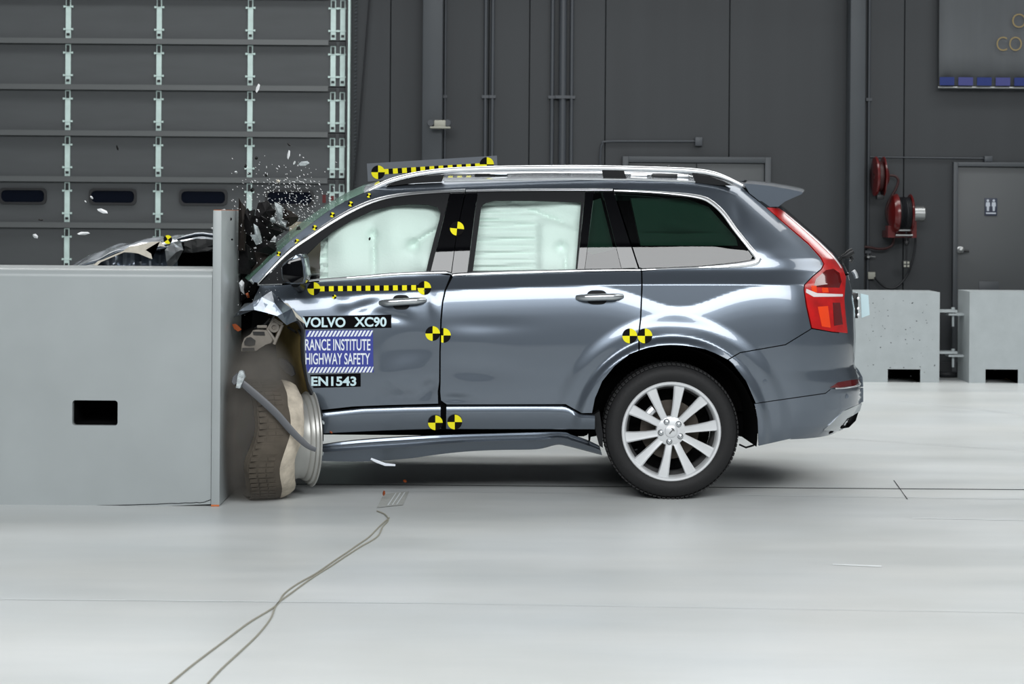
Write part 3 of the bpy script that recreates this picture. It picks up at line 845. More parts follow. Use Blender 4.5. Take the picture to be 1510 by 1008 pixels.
def surf(us, vs, off=0.0, need_n=True):
    """Photo pixels onto the near flank of the car (ray march)."""
    us, vs = np.asarray(us, float), np.asarray(vs, float)
    du, dv = us - W / 2, vs - HZ
    c, s = math.cos(ROLL), math.sin(ROLL)
    a = (du * c + dv * s) / F; b = (-du * s + dv * c) / F
    g = lambda Y: Y - (side_Y(a * Y, CH - b * Y) + off)
    lo = np.full(us.shape, 9.4); hi = np.full(us.shape, np.nan)
    Y = lo.copy()
    for k in range(160):
        Yn = Y + 0.01
        hit = (g(Yn) >= 0) & np.isnan(hi)
        hi = np.where(hit, Yn, hi); lo = np.where(np.isnan(hi), Yn, lo)
        Y = Yn
    miss = np.isnan(hi); hi = np.where(miss, lo, hi)
    for k in range(22):
        m = (lo + hi) / 2; q = g(m) >= 0
        hi = np.where(q, m, hi); lo = np.where(q, lo, m)
    Y = np.where(miss, YC - 0.05, hi)
    P = np.stack([a * Y, Y, CH - b * Y], -1)
    if not need_n: return P
    e = 0.006
    x, z = P[:, 0], P[:, 2]
    gx = (side_Y(x + e, z) - side_Y(x - e, z)) / (2 * e)
    gz = (side_Y(x, z + e) - side_Y(x, z - e)) / (2 * e)
    gx = np.clip(gx, -8, 8); gz = np.clip(gz, -8, 8)
    N = np.stack([gx, -np.ones_like(gx), gz], -1); N /= np.linalg.norm(N, axis=1)[:, None]
    return P, N
def inside(poly, P):
    poly = np.asarray(poly); x, y = P[:, 0], P[:, 1]
    r = np.zeros(len(P), bool); j = len(poly) - 1
    for i in range(len(poly)):
        xi, yi = poly[i]; xj, yj = poly[j]
        if yi != yj:
            r ^= ((yi > y) != (yj > y)) & (x < (xj - xi) * (y - yi) / (yj - yi) + xi)
        j = i
    return r
def resample(poly, sp, closed=True):
    out = []; n = len(poly)
    for i in range(n if closed else n - 1):
        a = np.array(poly[i], float); b = np.array(poly[(i+1) % n], float)
        k = max(1, int(round(np.linalg.norm(b - a) / sp)))
        for j in range(k): out.append(tuple(a + (b - a) * j / k))
    if not closed: out.append(tuple(poly[-1]))
    return out
def fill2d(poly, holes=(), sp=5.0):
    loops = [resample(poly, sp)] + [resample(h_, sp) for h_ in holes]
    pts, edges = [], []
    for L in loops:
        s0 = len(pts); pts += L
        edges += [(s0 + i, s0 + (i + 1) % len(L)) for i in range(len(L))]
    nb = len(pts); B = np.array(pts)
    lo, hi = B.min(0), B.max(0)
    gx = np.arange(lo[0], hi[0], sp); gy = np.arange(lo[1], hi[1], sp * 0.87)
    G = np.array([(x + (sp / 2 if j % 2 else 0), y) for j, y in enumerate(gy) for x in gx])
    if len(G):
        k = inside(poly, G)
        for h_ in holes: k &= ~inside(h_, G)
        G = G[k]
    if len(G):
        keep = np.array([np.min((B[:, 0] - p[0]) ** 2 + (B[:, 1] - p[1]) ** 2) > (0.6 * sp) ** 2 for p in G])
        G = G[keep]
    allp = [Vector(p) for p in pts] + [Vector((float(p[0]), float(p[1]))) for p in G]
    vo, eo, fo, ov, oe, of = delaunay_2d_cdt(allp, edges, [], 0, 1e-4)
    VO = np.array([tuple(v) for v in vo])
    cen = np.array([VO[list(f)].mean(0) for f in fo])
    k = inside(poly, cen)
    for h_ in holes: k &= ~inside(h_, cen)
    faces = [tuple(f) for f, q in zip(fo, k) if q]
    return VO, faces
def panel(name, poly, mat_, parent, off=0.0, sp=5.0, rim=0.018, holes=(), edge_round=0.0):
    """Sheet of the car's flank with the outline given in photo pixels; the rim turns inward."""
    VO, faces = fill2d(poly, holes, sp)
    P, N = surf(VO[:, 0], VO[:, 1], off)
    # outward faces
    a, b, c = faces[0]
    fl = []
    for (a, b, c) in faces:
        n = np.cross(P[b] - P[a], P[c] - P[a])
        fl.append((a, b, c) if n @ N[a] >= 0 else (a, c, b))
    V = [tuple(p) for p in P]; NN = [tuple(n) for n in N]
    cnt = {}
    for f in fl:
        for i in range(3):
            e = (f[i], f[(i+1) % 3]); cnt[e] = cnt.get(e, 0) + 1
    bd = [e for e in cnt if (e[1], e[0]) not in cnt]
    if rim:
        mp_ = {}
        def dup(i):
            if i not in mp_:
                j = len(V); p = P[i]
                V.append(tuple(p)); V.append((p[0] - N[i][0] * rim * 0.3, p[1] + rim, p[2] - N[i][2] * rim * 0.3)); mp_[i] = j
                NN.extend([(0, -0.3, 0), (0, -0.3, 0)])
            return mp_[i]
        acc = {}
        q = []
        for (i, j) in bd:
            A, B_ = dup(i), dup(j)
            q.append((B_, A, A + 1, B_ + 1))
            t = P[j] - P[i]; nn = np.cross(t, N[i]); nn = nn / (np.linalg.norm(nn) + 1e-9)
            for k in (A, B_): acc[k] = acc.get(k, 0) + nn
        for k, nn in acc.items():
            nn = nn / (np.linalg.norm(nn) + 1e-9); NN[k] = tuple(nn); NN[k + 1] = tuple(nn)
        fl += q
    return mk(name, V, fl, mat_, parent, True, NN)
def ribbon(name, line, width, mat_, parent, off=-0.004, bulge=0.006, sp=4.0, ends=None):
    """Half-round moulding along a photo line on the flank."""
    L = np.array(resample(spline(line, 5), sp, False)); n = len(L)
    Wd = np.interp(np.linspace(0, 1, n), np.linspace(0, 1, len(width)), width) if hasattr(width, '__len__') else np.full(n, width)
    T = np.gradient(L, axis=0); T /= np.linalg.norm(T, axis=1)[:, None]
    Nr = np.stack([-T[:, 1], T[:, 0]], -1)
    K = 7; us, vs, of = [], [], []
    prof = [(-0.5, 0.012), (-0.5, 0.0), (-0.34, -0.7 * bulge), (0, -bulge), (0.34, -0.7 * bulge), (0.5, 0.0), (0.5, 0.012)]
    V = []
    for (w, o) in prof:
        q = L + Nr * (Wd * w)[:, None]
        P = surf(q[:, 0], q[:, 1], off, False); P[:, 1] += o
        V.append(P)
    V = np.stack(V, 1).reshape(-1, 3)
    Fc = []
    for i in range(n - 1):
        for k in range(K - 1):
            a = i * K + k; Fc.append((a, a + 1, a + K + 1, a + K))
    Fc.append(tuple(range(K))); Fc.append(tuple((n - 1) * K + k for k in range(K)))
    return from_bm(name, fix(V, Fc), mat_, parent, smooth=True)
def decal(name, poly, mat_, parent, off=-0.003, sp=8.0):
    return panel(name, poly, mat_, parent, off, sp, rim=0.002)
def target(u, v, r, parent, mapper=None, rot=0.0, clip=None, name='target_sticker', off=-0.0035):
    """Round yellow and black quartered crash marker."""
    V, Fc, mi = [], [], []
    for q in range(4):
        ps = [(0, 0)]
        for k in range(9):
            t = math.radians(q * 90 + k * 11.25) + rot
            ps.append((r * math.cos(t), -r * math.sin(t)))
        b = len(V); V += ps
        for k in range(8): Fc.append((b, b + 1 + k, b + 2 + k)); mi.append(0 if q in (0, 2) else 1)
    uu = np.array([u + p[0] for p in V]); vv = np.array([v + p[1] for p in V])
    if clip is not None: uu = np.maximum(uu, clip)
    P = surf(uu, vv, off, False) if mapper is None else np.array([tuple(mapper(a, b)) for a, b in zip(uu, vv)])
    n0 = len(P)
    P2 = P + np.array([0, 0.002, 0])
    Fc2 = list(Fc); mi2 = list(mi)
    for q in range(4):
        b = q * 10
        for k in range(8):
            Fc2.append((b + 1 + k, n0 + b + 1 + k, n0 + b + 2 + k, b + 2 + k)); mi2.append(1)
    return mk(name, list(P) + list(P2), Fc2, [M['yellow'], M['tblack']], parent, False, None, mi2)
def tape(name, a, b, h, squares, sq, parent, mapper=None, off=-0.003):
    """Black tape with yellow squares from pixel a to pixel b."""
    a, b = np.array(a, float), np.array(b, float)
    t = (b - a) / np.linalg.norm(b - a); nrm = np.array([-t[1], t[0]])
    cuts = [0.0]; cols = []
    Lt = np.linalg.norm(b - a)
    for s in squares:
        cuts += [max(0.001, s - sq / 2), min(Lt - 0.001, s + sq / 2)]; cols += [1, 0]
    cuts.append(Lt); cols.append(1)
    V, Fc = [], []
    for s in cuts:
        V += [a + t * s - nrm * h / 2, a + t * s + nrm * h / 2]
    for i in range(len(cuts) - 1): Fc.append((2*i, 2*i+1, 2*i+3, 2*i+2))
    V = np.array(V)
    P = surf(V[:, 0], V[:, 1], off, False) if mapper is None else np.array([tuple(mapper(p[0], p[1])) for p in V])
    return mk(name, P, Fc, [M['yellow'], M['tblack']], parent, False, None, cols)
def text_on(s, bbox, mat_, parent, name='lettering', off=-0.0045, bold=0.03, skew=0.0):
    V, Fc = text_mesh(s, bold)
    u0, v0, u1, v1 = bbox
    uu = u0 + V[:, 0] * (u1 - u0); vv = v1 + V[:, 1] * (v0 - v1) + skew * V[:, 0]
    P = surf(uu, vv, off, False)
    return mk(name, P, Fc, mat_, parent)

# ================================================================== car panels
FAR = []          # parts repeated on the far flank
def both(o): FAR.append(o); return o
chrome_up = [(380, 418), (404, 392), (430, 367), (460, 346), (489.6, 326.4), (519.4, 309.5), (549, 296.6), (579, 288.7), (609, 284.7), (648.5, 282), (686, 280.3)]
body_poly = [(366, 414), (395, 386), (432, 351), (458, 330.4), (483.6, 311.5), (509.5, 296.6), (537, 284), (561, 276), (590, 271), (630, 267.5), (700, 265.5), (800, 264.5), (900, 265), (1000, 268), (1060, 271.5), (1094, 275.5),
    (1104, 285.5), (1130, 306.5), (1158.5, 331.5), (1192, 360.5), (1209.5, 380), (1214, 389), (1210.5, 396), (1197.5, 407), (1185.5, 419.5), (1184.8, 427), (1188.5, 452), (1195.8, 484), (1178, 495), (1158, 507.3), (1091, 519),
    (1073, 529.5), (1055, 520.4), (1040, 514.5), (1023.4, 510.9), (1006, 509), (988.5, 508.3), (972, 509.3), (956.7, 511.8), (943.5, 516), (943, 492), (945.8, 470), (947.8, 421), (947.3, 400),
    (988, 397), (1038.6, 395), (1086, 392.5), (1114, 389), (1123, 382.5), (1120, 376), (1107, 361), (1087, 335), (1069, 311), (1051, 294.5), (1036, 287.5), (1003, 283), (958, 279.5), (904.6, 277.8), (779, 277), (687, 278.5)]
body_poly += [(u, v - 1.5) for u, v in chrome_up[::-1][1:]]
body = both(panel('body_side', body_poly, M['paint'], car, 0, 4.0))

fd_poly = [(381, 421), (416, 420.5), (455, 417.5), (473, 415), (529, 411), (589, 406), (648, 404.2), (664, 406), (655.2, 428), (651.4, 446), (649.2, 471.7), (647.8, 519), (647.4, 563), (645.4, 577), (646, 594.8), (638.7, 595),
           (567, 597), (519.5, 599), (470, 604.5), (464, 588), (456, 570), (452, 548), (449, 525), (448, 507), (449.5, 485), (444, 470), (435, 460), (421, 448), (410, 437), (395, 428)]
front_door = both(panel('front_door', fd_poly, M['paint'], car, 0, 3.5))
rd_poly = [(668, 407.5), (728, 404.5), (794, 402.5), (898, 400.5), (945.2, 400), (945.6, 421), (943.6, 470), (941, 492), (941.4, 516.6), (928, 522), (906, 539.5), (888, 561.7), (877.2, 587), (873, 608.5), (858, 608.8), (834, 595.5), (659, 596),
           (650.5, 590), (649.3, 577), (649.8, 563), (650, 519), (651.5, 471.7), (653.8, 446), (657.8, 428)]
rear_door = both(panel('rear_door', rd_poly, M['paint'], car, 0, 3.5))

# added black sheet behind the door joints: darkens the gaps and blocks light
both(panel('joint_blackout', [(455, 419), (660, 408), (945, 403), (1180, 403), (1183, 470), (1150, 500), (1085, 515), (1058, 511), (990, 500), (950, 505), (924, 516), (900, 533), (880, 558), (868, 590), (866, 630), (470, 636), (458, 570), (456, 470)], M['matte_black'], car, 0.035, 14, 0.0))

# lower door cladding with a bright chamfered lip
def cladding(name, top, bot, parent):
    n = 40
    T = np.array(resample(top, 4, False)); s = np.linspace(0, 1, n)
    def at(L, s):
        L = np.array(L, float); d = np.r_[0, np.cumsum(np.linalg.norm(np.diff(L, axis=0), axis=1))]; d /= d[-1]
        return np.stack([np.interp(s, d, L[:, 0]), np.interp(s, d, L[:, 1])], -1)
    A, B = at(top, s), at(bot, s)
    rows = [(0.0, 0.02), (0.0, 0.004), (0.05, -0.010), (0.22, -0.022), (0.30, -0.022), (0.7, -0.014), (0.97, -0.004), (1.0, 0.004), (1.0, 0.05)]
    V = []
    for (t, o) in rows:
        q = A + (B - A) * t; P = surf(q[:, 0], q[:, 1], 0.0, False); P[:, 1] += o; V.append(P)
    V = np.stack(V, 1).reshape(-1, 3); K = len(rows); Fc = []
    for i in range(n - 1):
        for k in range(K - 1):
            a = i * K + k; Fc.append((a, a + 1, a + K + 1, a + K))
    Fc.append(tuple(range(K))); Fc.append(tuple((n - 1) * K + k for k in range(K)))
    return from_bm(name, fix(V, Fc), M['paint'], parent, smooth=True)
cl1 = both(cladding('lower_cladding', [(474, 607.5), (535, 601), (600, 598.8), (649.8, 598)], [(470, 639.5), (567, 635), (610, 633.5), (650, 632.5)], car))
cl2 = both(cladding('lower_cladding', [(658.5, 597.8), (745, 597.5), (832, 597.5), (843, 602.5), (856, 610.5), (877, 611.5)], [(658, 632.8), (745, 633), (832, 633), (843, 633), (856, 633), (877, 633)], car))

# window mouldings
both(ribbon('window_moulding', chrome_up, [2.4, 4.5, 5.6, 6.2, 6.2, 6.2, 5.6, 5, 4.5, 4.2, 4.2], M['chrome'], car))
both(ribbon('window_moulding', [(687, 281.2), (740, 280.2), (790, 279.7), (850, 279.5), (903.5, 279.3)], 3.4, M['chrome'], car))
both(ribbon('window_moulding', [(905.5, 280.5), (958, 282.5), (1003, 286), (1032, 290.2), (1048, 297), (1066, 313), (1084, 337.5), (1105, 364), (1115.5, 377), (1117.5, 382), (1112, 386.5), (1086, 390.3), (1038.6, 393.4), (988, 395.4), (946, 397.4)],
            [2.6, 3, 3.2, 4.5, 6.0, 6.5, 6.5, 6.5, 9.0, 9.5, 7.5, 4.5, 3.2, 3, 3], M['chrome'], car))
both(ribbon('belt_moulding', [(452, 414.8), (473, 412), (529, 408), (589, 403.2), (648.5, 401.4), (660, 401.6), (666, 403.4)], [3.0, 3.2, 4, 4.2, 4.2, 4.2, 3.0], M['chrome'], car))
both(ribbon('belt_moulding', [(666.5, 406), (674, 404.2), (728, 401.8), (794, 399.8), (898, 397.7), (944.5, 397.5)], [3.5, 4.8, 4.6, 4.2, 3.6, 3.4], M['chrome'], car))
ribbon('fender_moulding', [(380, 420), (398, 419.2), (416, 418.6)], [1.5, 2, 2], M['chrome'], car)

# window surrounds, pillar covers and panes
fg = [(451, 411.5), (449.5, 377.5), (472.7, 355.5), (489.6, 341.8), (519.4, 324), (549, 310), (579, 303), (605, 300.6), (630.7, 301.4), (644.6, 305), (649.5, 313.5), (648, 323.4), (640.2, 351.3), (632.2, 383), (628.5, 399.5), (589, 402.8), (529, 407.3), (473, 411)]
both(panel('window_surround', [(383, 418.5), (432, 369), (462, 348.6), (491, 329), (521, 312), (550, 299.3), (580, 291.4), (610, 287), (648.5, 284.2), (663.5, 283.2), (634.2, 401.2), (589, 404), (529, 408.6), (473, 412.5), (416, 418)], M['frame_black'], car, 0.004, 5, 0.02, [fg]))
fpane = both(panel('front_door_glass', fg, M['glass_clear'], car, 0.012, 6, 0.0))
both(panel('pillar_cover', [(664.3, 283), (685.8, 282.2), (679, 315), (671.8, 353), (665.2, 401), (634.9, 401.2)], M['gloss_black'], car, 0.0015, 5, 0.012))
both(panel('pillar_cover', [(687.3, 283), (704, 282.8), (688.8, 402), (666.2, 403.2), (672.6, 353), (680, 315)], M['gloss_black'], car, 0.0005, 5, 0.012))
rg = [(697.2, 399.2), (709.2, 307), (712, 301.5), (717, 298.3), (731.5, 295.3), (779, 295.4), (857, 298), (849, 396.4)]
both(panel('window_surround', [(704.6, 282.8), (779, 281.8), (862.8, 281.4), (850.8, 397.4), (794, 398.6), (728, 400.4), (689.5, 401.8)], M['frame_black'], car, 0.004, 5, 0.02, [rg]))
both(panel('rear_door_glass', rg, M['glass_clear'], car, 0.012, 6, 0.0))
both(panel('pillar_cover', [(863.4, 281.4), (876.2, 281.3), (862, 397), (851.4, 397.3)], M['gloss_black'], car, 0.001, 5, 0.012))
both(panel('quarter_door_glass', [(876.8, 281.3), (887.5, 281.2), (916.3, 396.4), (862.6, 397)], M['glass_dark'], car, 0.0015, 5, 0.0))
both(panel('pillar_cover', [(888.1, 281.2), (903.5, 281.1), (907, 290), (940.5, 394.5), (941, 396.2), (916.9, 396.4)], M['gloss_black'], car, 0.001, 5, 0.012))
qg = [(906.5, 282.8), (958, 284.8), (1003, 288.4), (1031, 292.6), (1045, 299.5), (1062, 315), (1080, 339.6), (1099, 364), (1109.5, 378), (1107, 383), (1085, 388), (1038, 391.6), (988, 393.8), (947, 395.4), (942.5, 393.5)]
both(panel('quarter_glass', qg, M['glass_dark'], car, 0.0015, 5, 0.0))

# ---- roof, rails, spoiler
redge = [(537, 284), (561, 276), (590, 271), (630, 267.5), (700, 265.5), (800, 264.5), (900, 265), (1000, 268), (1060, 271.5), (1094, 275.5), (1110, 279)]
E = surf(*np.array(resample(redge, 12, False)).T, 0.0, False)
V, Fc = [], []; nT = 17
for p in E:
    for k in range(nT):
        s = -1 + 2 * k / (nT - 1); hw = YC - p[1]
        V.append((p[0] - 0.05 * (1 - s * s) * max(0, min(1, (-0.4 - p[0]) / 0.4)), YC + s * hw, p[2] + 0.05 * (1 - abs(s) ** 2.0)))
n = len(E)
for i in range(n - 1):
    for k in range(nT - 1):
        a = i * nT + k; Fc.append((a, a + nT, a + nT + 1, a + 1))
from_bm('roof', fix(V, Fc), M['paint'], car, smooth=True)
RY = 10.345
rail = spline([(541, 283.5), (552, 277.5), (569, 269.5), (590, 262.8), (620, 256.2), (659, 251.5), (700, 249.5), (738.7, 248.4), (838, 247.4), (900, 248), (979, 250), (1026.7, 252.4), (1053.5, 257), (1074.4, 264.3), (1095, 274)], 5)
rl = both(tube('roof_rail', [px(u, v, RY) for u, v in rail], [0.009 + 0.007 * min(1, i / 12, (len(rail) - 1 - i) / 10) for i in range(len(rail))], M['chrome'], car, 12))
for poly in ([(570, 273.5), (590, 266.5), (620, 260), (655, 257.5), (651, 268), (610, 270), (580, 273.5)], [(888, 251), (920, 252), (924, 263), (890, 262.5)], [(1021, 256), (1046, 259.5), (1066, 267), (1080, 273.5), (1060, 273), (1026, 269)]):
    f_ = prism('rail_foot', poly, RY - 0.012, 0.03, M['frame_black'], rl)
strip = both(tube('roof_ditch_strip', [px(u, v, 10.335) for u, v in ((655, 267.2), (740, 265.4), (840, 264), (940, 265), (1025, 268))], 0.006, M['satin'], car, 8))
for (u0, u1, v0, v1, m_) in ((700, 730, 256, 260.5, 'frame_black'), (722, 748, 255, 258, 'satin'), (962, 1000, 256, 263, 'black'), (998, 1016, 257, 265, 'satin'), (930, 955, 257, 262, 'satin')):
    x0, x1, z0, z1 = wrect(u0, v0, u1, v1, 10.55)
    box('roof_fitting', (x0, 10.55, z0), (x1, 10.62, z1), M[m_], car, 0.004)
lathe('antenna_knob', [(0, 0.012), (0.012, 0.011), (0.016, 0.0)], px(986, 247.5, 10.9), (0, 0, 1), M['black'], car, 12)
sp_poly = [(1097, 270.5), (1115, 271.5), (1130, 273.2), (1159.5, 278), (1178, 281.5), (1184, 283.5), (1182, 286.3), (1173, 290), (1157.5, 297), (1148, 304.5), (1131, 305), (1105, 284.6)]
def spoiler():
    bm = bmesh.new()
    rings = []
    for s in np.linspace(-1, 1, 15):
        Y = YC + s * 0.56
        ring = []
        for (u, v) in sp_poly:
            p = px(u, v, 10.40); k = 1 - s * s
            ring.append(bm.verts.new((p.x + 0.05 * k + (0.0 if v > 295 else 0.02 * k), Y, p.z + 0.03 * k)))
        rings.append(ring)
    L = len(sp_poly)
    for a, b in zip(rings[:-1], rings[1:]):
        for i in range(L): bm.faces.new((a[i], a[(i+1) % L], b[(i+1) % L], b[i]))
    bm.faces.new(rings[0]); bm.faces.new(rings[-1][::-1])
    bmesh.ops.triangulate(bm, faces=[f for f in bm.faces if len(f.verts) > 4])
    return from_bm('roof_spoiler', bm, M['paint'], car, smooth=True)
spoiler()

# ---- tail lamp
tl = [(1131, 306), (1159.5, 330.4), (1193, 359), (1211, 379), (1216, 389), (1212, 397), (1199, 407.8), (1187.3, 419.7), (1186.3, 426.7), (1190.5, 452), (1197.6, 483.3), (1226, 488.5), (1250, 491), (1247, 464), (1245, 440), (1246, 428.6), (1247.6, 408.8), (1242, 393), (1227, 373), (1203, 351), (1179.4, 330.4), (1157.5, 312.6), (1147.6, 306)]
lamp = both(panel('tail_lamp', tl, M['red_lens'], car, -0.004, 4, 0.03))
panel('lamp_inner_red', [(1203, 411), (1218, 398), (1229, 396), (1238, 402), (1241, 415), (1238, 424), (1200, 423)], M['red_dark'], lamp, -0.0055, 4, 0.002)
panel('lamp_segment_orange', [(1206, 452), (1221, 451), (1225, 483), (1212, 481)], M['orange_lens'], lamp, -0.0058, 4, 0.002)  # amber lens segments, coloured and unlit
panel('lamp_segment_orange', [(1196, 421), (1204, 421), (1205, 431), (1198, 430)], M['orange_lens'], lamp, -0.0058, 4, 0.002)
panel('lamp_segment_orange', [(1212, 424), (1221, 424), (1222, 431), (1213, 431)], M['orange_lens'], lamp, -0.0058, 4, 0.002)
panel('lamp_inner_red', [(1228, 446), (1239, 446), (1243, 478), (1230, 480)], M['red_dark'], lamp, -0.0055, 4, 0.002)
panel('clear_band', [(1189, 425.5), (1205, 432), (1243, 433.5), (1243, 437), (1200, 437.5), (1188.5, 431)], M['clear_lens'], lamp, -0.0062, 4, 0.002)
ribbon('light_guide', [(1158, 314.5), (1180, 332.5), (1204, 353), (1225, 373.5), (1236, 387), (1241, 395)], [1.5, 2.2, 2.6, 2.8, 2.6, 1.8], M['clear_lens'], lamp, -0.006, 0.004)

# ---- rear bumper, near part traced, then wrapped round the tail
bp = [(1091.5, 520.5), (1158.5, 508.7), (1179, 496.2), (1197.2, 485), (1226, 489.8), (1251, 492.5), (1252, 520), (1258, 536), (1266, 545), (1272, 556), (1273, 570), (1226, 572), (1217, 579), (1127, 592), (1114.5, 594), (1111.5, 587), (1100.5, 561.7), (1081.5, 536.3), (1075, 530.3)]
both(panel('rear_bumper', bp, M['paint'], car, 0, 4, 0.02))
bl_poly = [(1112.5, 595.5), (1127, 593.3), (1217.5, 580.3), (1226, 573.2), (1273, 571.5), (1273, 592), (1262, 598), (1243, 607), (1228, 622), (1215, 634), (1170, 645.5), (1119, 657), (1118.3, 640), (1117.4, 619), (1114.5, 602)]
lb = both(panel('lower_bumper', bl_poly, M['paint'], car, 0.001, 4, 0.02))
both(panel('bumper_reflector', [(1224, 571.5), (1236, 563.5), (1252, 560.5), (1266, 558.8), (1270, 561), (1262, 568), (1240, 571)], M['red_dark'], car, -0.006, 4, 0.006))
ribbon('reflector_trim', [(1232, 572.5), (1250, 571.5), (1266, 568), (1272, 562)], 2.0, M['chrome'], car, -0.006, 0.005)
both(panel('exhaust_trim', [(1214.5, 634.2), (1228, 622), (1243, 607), (1262, 598), (1271, 595), (1268, 606), (1252, 616), (1243, 633), (1236, 635.5)], M['satin'], car, -0.004, 4, 0.03))
both(panel('exhaust_opening', [(1240, 632), (1250, 617), (1266, 607.5), (1262, 620), (1252, 630)], M['matte_black'], car, -0.006, 4, 0.004))
for (u, v) in ((1248, 584), (1128, 562.5)):
    s_ = surf([u], [v], 0.0, False)[0]
    lathe('parking_sensor', [(0.004, 0.014), (-0.003, 0.013), (-0.004, 0.0)], s_, (0, 1, 0), M['paint'], car, 18)
# tail centre: surface x(Y, z) across the car
def rear_grid(name, z0, z1, yh, m, inset=0.006, parent=None, nz=26, ny=40):
    V, Fc = [], []
    for i in range(nz + 1):
        z = z0 + (z1 - z0) * i / nz
        xr = float(np.interp(z, XRz, XRx))
        hw0 = None
        for k in range(ny + 1):
            s = -1 + 2 * k / ny; Yq = YC + s * yh
            Ys = float(side_Y(np.array(xr), np.array(z), False)); hw = YC - Ys
            q = min(0.999, abs(s * yh) / hw)
            x = xr - 0.62 + 0.62 * (1 - q ** 2.6) ** (1 / 2.6)
            V.append((x - inset, Yq, z))
    for i in range(nz):
        for k in range(ny):
            a = i * (ny + 1) + k; Fc.append((a, a + 1, a + ny + 2, a + ny + 1))
    return from_bm(name, fix(V, Fc), m, parent or car, smooth=True)
tgate = rear_grid('tailgate', 0.70, 1.235, 0.80, M['paint'])
rear_grid('rear_window', 1.245, 1.66, 0.62, M['glass_rear'], 0.004, tgate)
rear_grid('bumper_wrap', 0.33, 0.69, 0.86, M['paint'], 0.007)
# number plate with its bolts, wiper, badge knobs
p0 = px(1264, 432, 10.72); p1 = px(1266, 469, 10.72)
prism('number_plate', [(1269, 432.5), (1280.5, 435), (1282.5, 464), (1270.5, 468.5)], 10.74, 0.008, M['label_pale'], tgate)
box('plate_holder', (p0.x - 0.04, 10.72, p1.z), (p0.x + 0.006, 11.22, p0.z), M['black'], tgate, 0.003)
box('plate_backing', (p0.x + 0.008, 10.80, p1.z), (p0.x + 0.014, 11.22, p0.z), M['label_pale'], tgate)
for v in (440, 455, 464):
    c_ = px(1265.5, v, 10.69)
    lathe('plate_bolt', [(0.012, 0.008), (0, 0.010), (-0.006, 0.008), (-0.008, 0)], c_, (0, 1, 0), M['chrome'], tgate, 10)
tube('tailgate_handle', [px(u, v, 10.75) for u, v in ((1258, 399), (1261.5, 404), (1263, 410))], 0.014, M['chrome'], tgate, 10)
w0 = px(1246, 380, 10.7)
tube('rear_wiper', [px(u, v, 10.7) for u, v in ((1241, 379), (1248, 377), (1254, 372), (1258, 370))], [0.01, 0.02, 0.022, 0.02], M['black'], tgate, 10)
tube('rear_wiper_arm', [px(u, v, 10.72) for u, v in ((1252, 374), (1257, 382), (1254, 386))], 0.010, M['black'], tgate, 8)

# ---- door handles
def handle(a, b, rec, parent):
    u0, u1, v0, v1 = rec
    cx, cy, rx, ry = (u0 + u1) / 2, (v0 + v1) / 2, (u1 - u0) / 2, (v1 - v0) / 2
    el = [(cx + rx * math.copysign(abs(math.cos(t)) ** 0.6, math.cos(t)), cy + ry * math.copysign(abs(math.sin(t)) ** 0.8, math.sin(t))) for t in np.linspace(0, 2 * math.pi, 28, endpoint=False)]
    panel('handle_cup', el, M['frame_black'], parent, -0.0015, 4, 0.004)
    L = [np.array(a) + (np.array(b) - np.array(a)) * t for t in np.linspace(0, 1, 15)]
    P = surf([p[0] for p in L], [p[1] for p in L], 0, False)
    lift = [0.004, 0.02, 0.032] + [0.04] * 9 + [0.032, 0.02, 0.004]
    path = [Vector((p[0], p[1] - l, p[2])) for p, l in zip(P, lift)]
    tube('door_handle', path, [0.012, 0.016, 0.018] + [0.019] * 9 + [0.018, 0.016, 0.012], M['satin'], parent, 12, squash=(0.7, 1.0))
handle((560, 446.2), (627.5, 442), (578.5, 604.5, 434.5, 456.5), front_door)
handle((850, 438.4), (918.5, 436.6), (865, 895.5, 427.5, 449), rear_door)

# ---- crash markers on the flank
target(462.8, 425.4, 9.5, front_door)
target(625.7, 424.4, 10, front_door)
a_, b_ = (471.5, 425.6), (616.5, 423.8)
tape('marker_tape', a_, b_, 7.5, [3.5 + 13.5 * k for k in range(11)], 7.0, front_door)
target(492.8, 437.3, 3.2, front_door)
target(638, 491.5, 10.8, front_door, clip=None)
target(654, 494.3, 10.8, rear_door, clip=650.6)
target(928.6, 495, 11, rear_door)
target(951, 495, 11, body)
target(642, 623, 10.8, cl1, off=-0.026)
target(670.6, 622, 10.8, cl2, off=-0.026)
target(674, 336.8, 10.3, car, rot=-0.1, off=-0.003)
for (u, v, r) in ((411, 374, 4.5), (438, 356, 5), (464, 335.5, 5), (490, 316.5, 5), (517, 300.5, 5), (544, 288, 4.5)):
    target(u, v, r * 0.75, body, rot=0.5)
# lettering on the front door
decal('label_strip', [(447, 466), (510, 465), (577, 463.7), (577, 483), (510, 484.2), (449, 485.2)], M['label_black'], front_door)
text_on('VOLVO', (445.5, 467.6, 509.5, 482.4), M['label_pale'], front_door)
text_on('XC90', (522.5, 467.2, 570, 481.8), M['label_pale'], front_door)
decal('label_sign', [(451, 496), (550, 495), (550.6, 539.6), (451.5, 540.4)], M['label_blue'], front_door)
decal('label_sign', [(451, 487), (549.6, 486.2), (550, 495), (451, 496)], M['label_blue'], front_door, -0.0028)
decal('label_sign', [(451.5, 540.4), (550.6, 539.6), (551, 548.8), (454, 549.4)], M['label_blue'], front_door, -0.0028)
def stripes(v0, v1, u0, u1, parent):
    V, Fc = [], []; u = u0
    while u < u1 - 5:
        b = len(V); V += [(u + 4.6, v0), (u + 7.8, v0), (u + 3.2, v1), (u, v1)]; Fc.append((b, b + 1, b + 2, b + 3)); u += 5.35
    V = np.array(V); P = surf(np.minimum(V[:, 0], u1), V[:, 1] - 0.008 * (V[:, 0] - u0), -0.0045, False)
    mk('hatch_stripes', P, Fc, M['label_white'], parent)
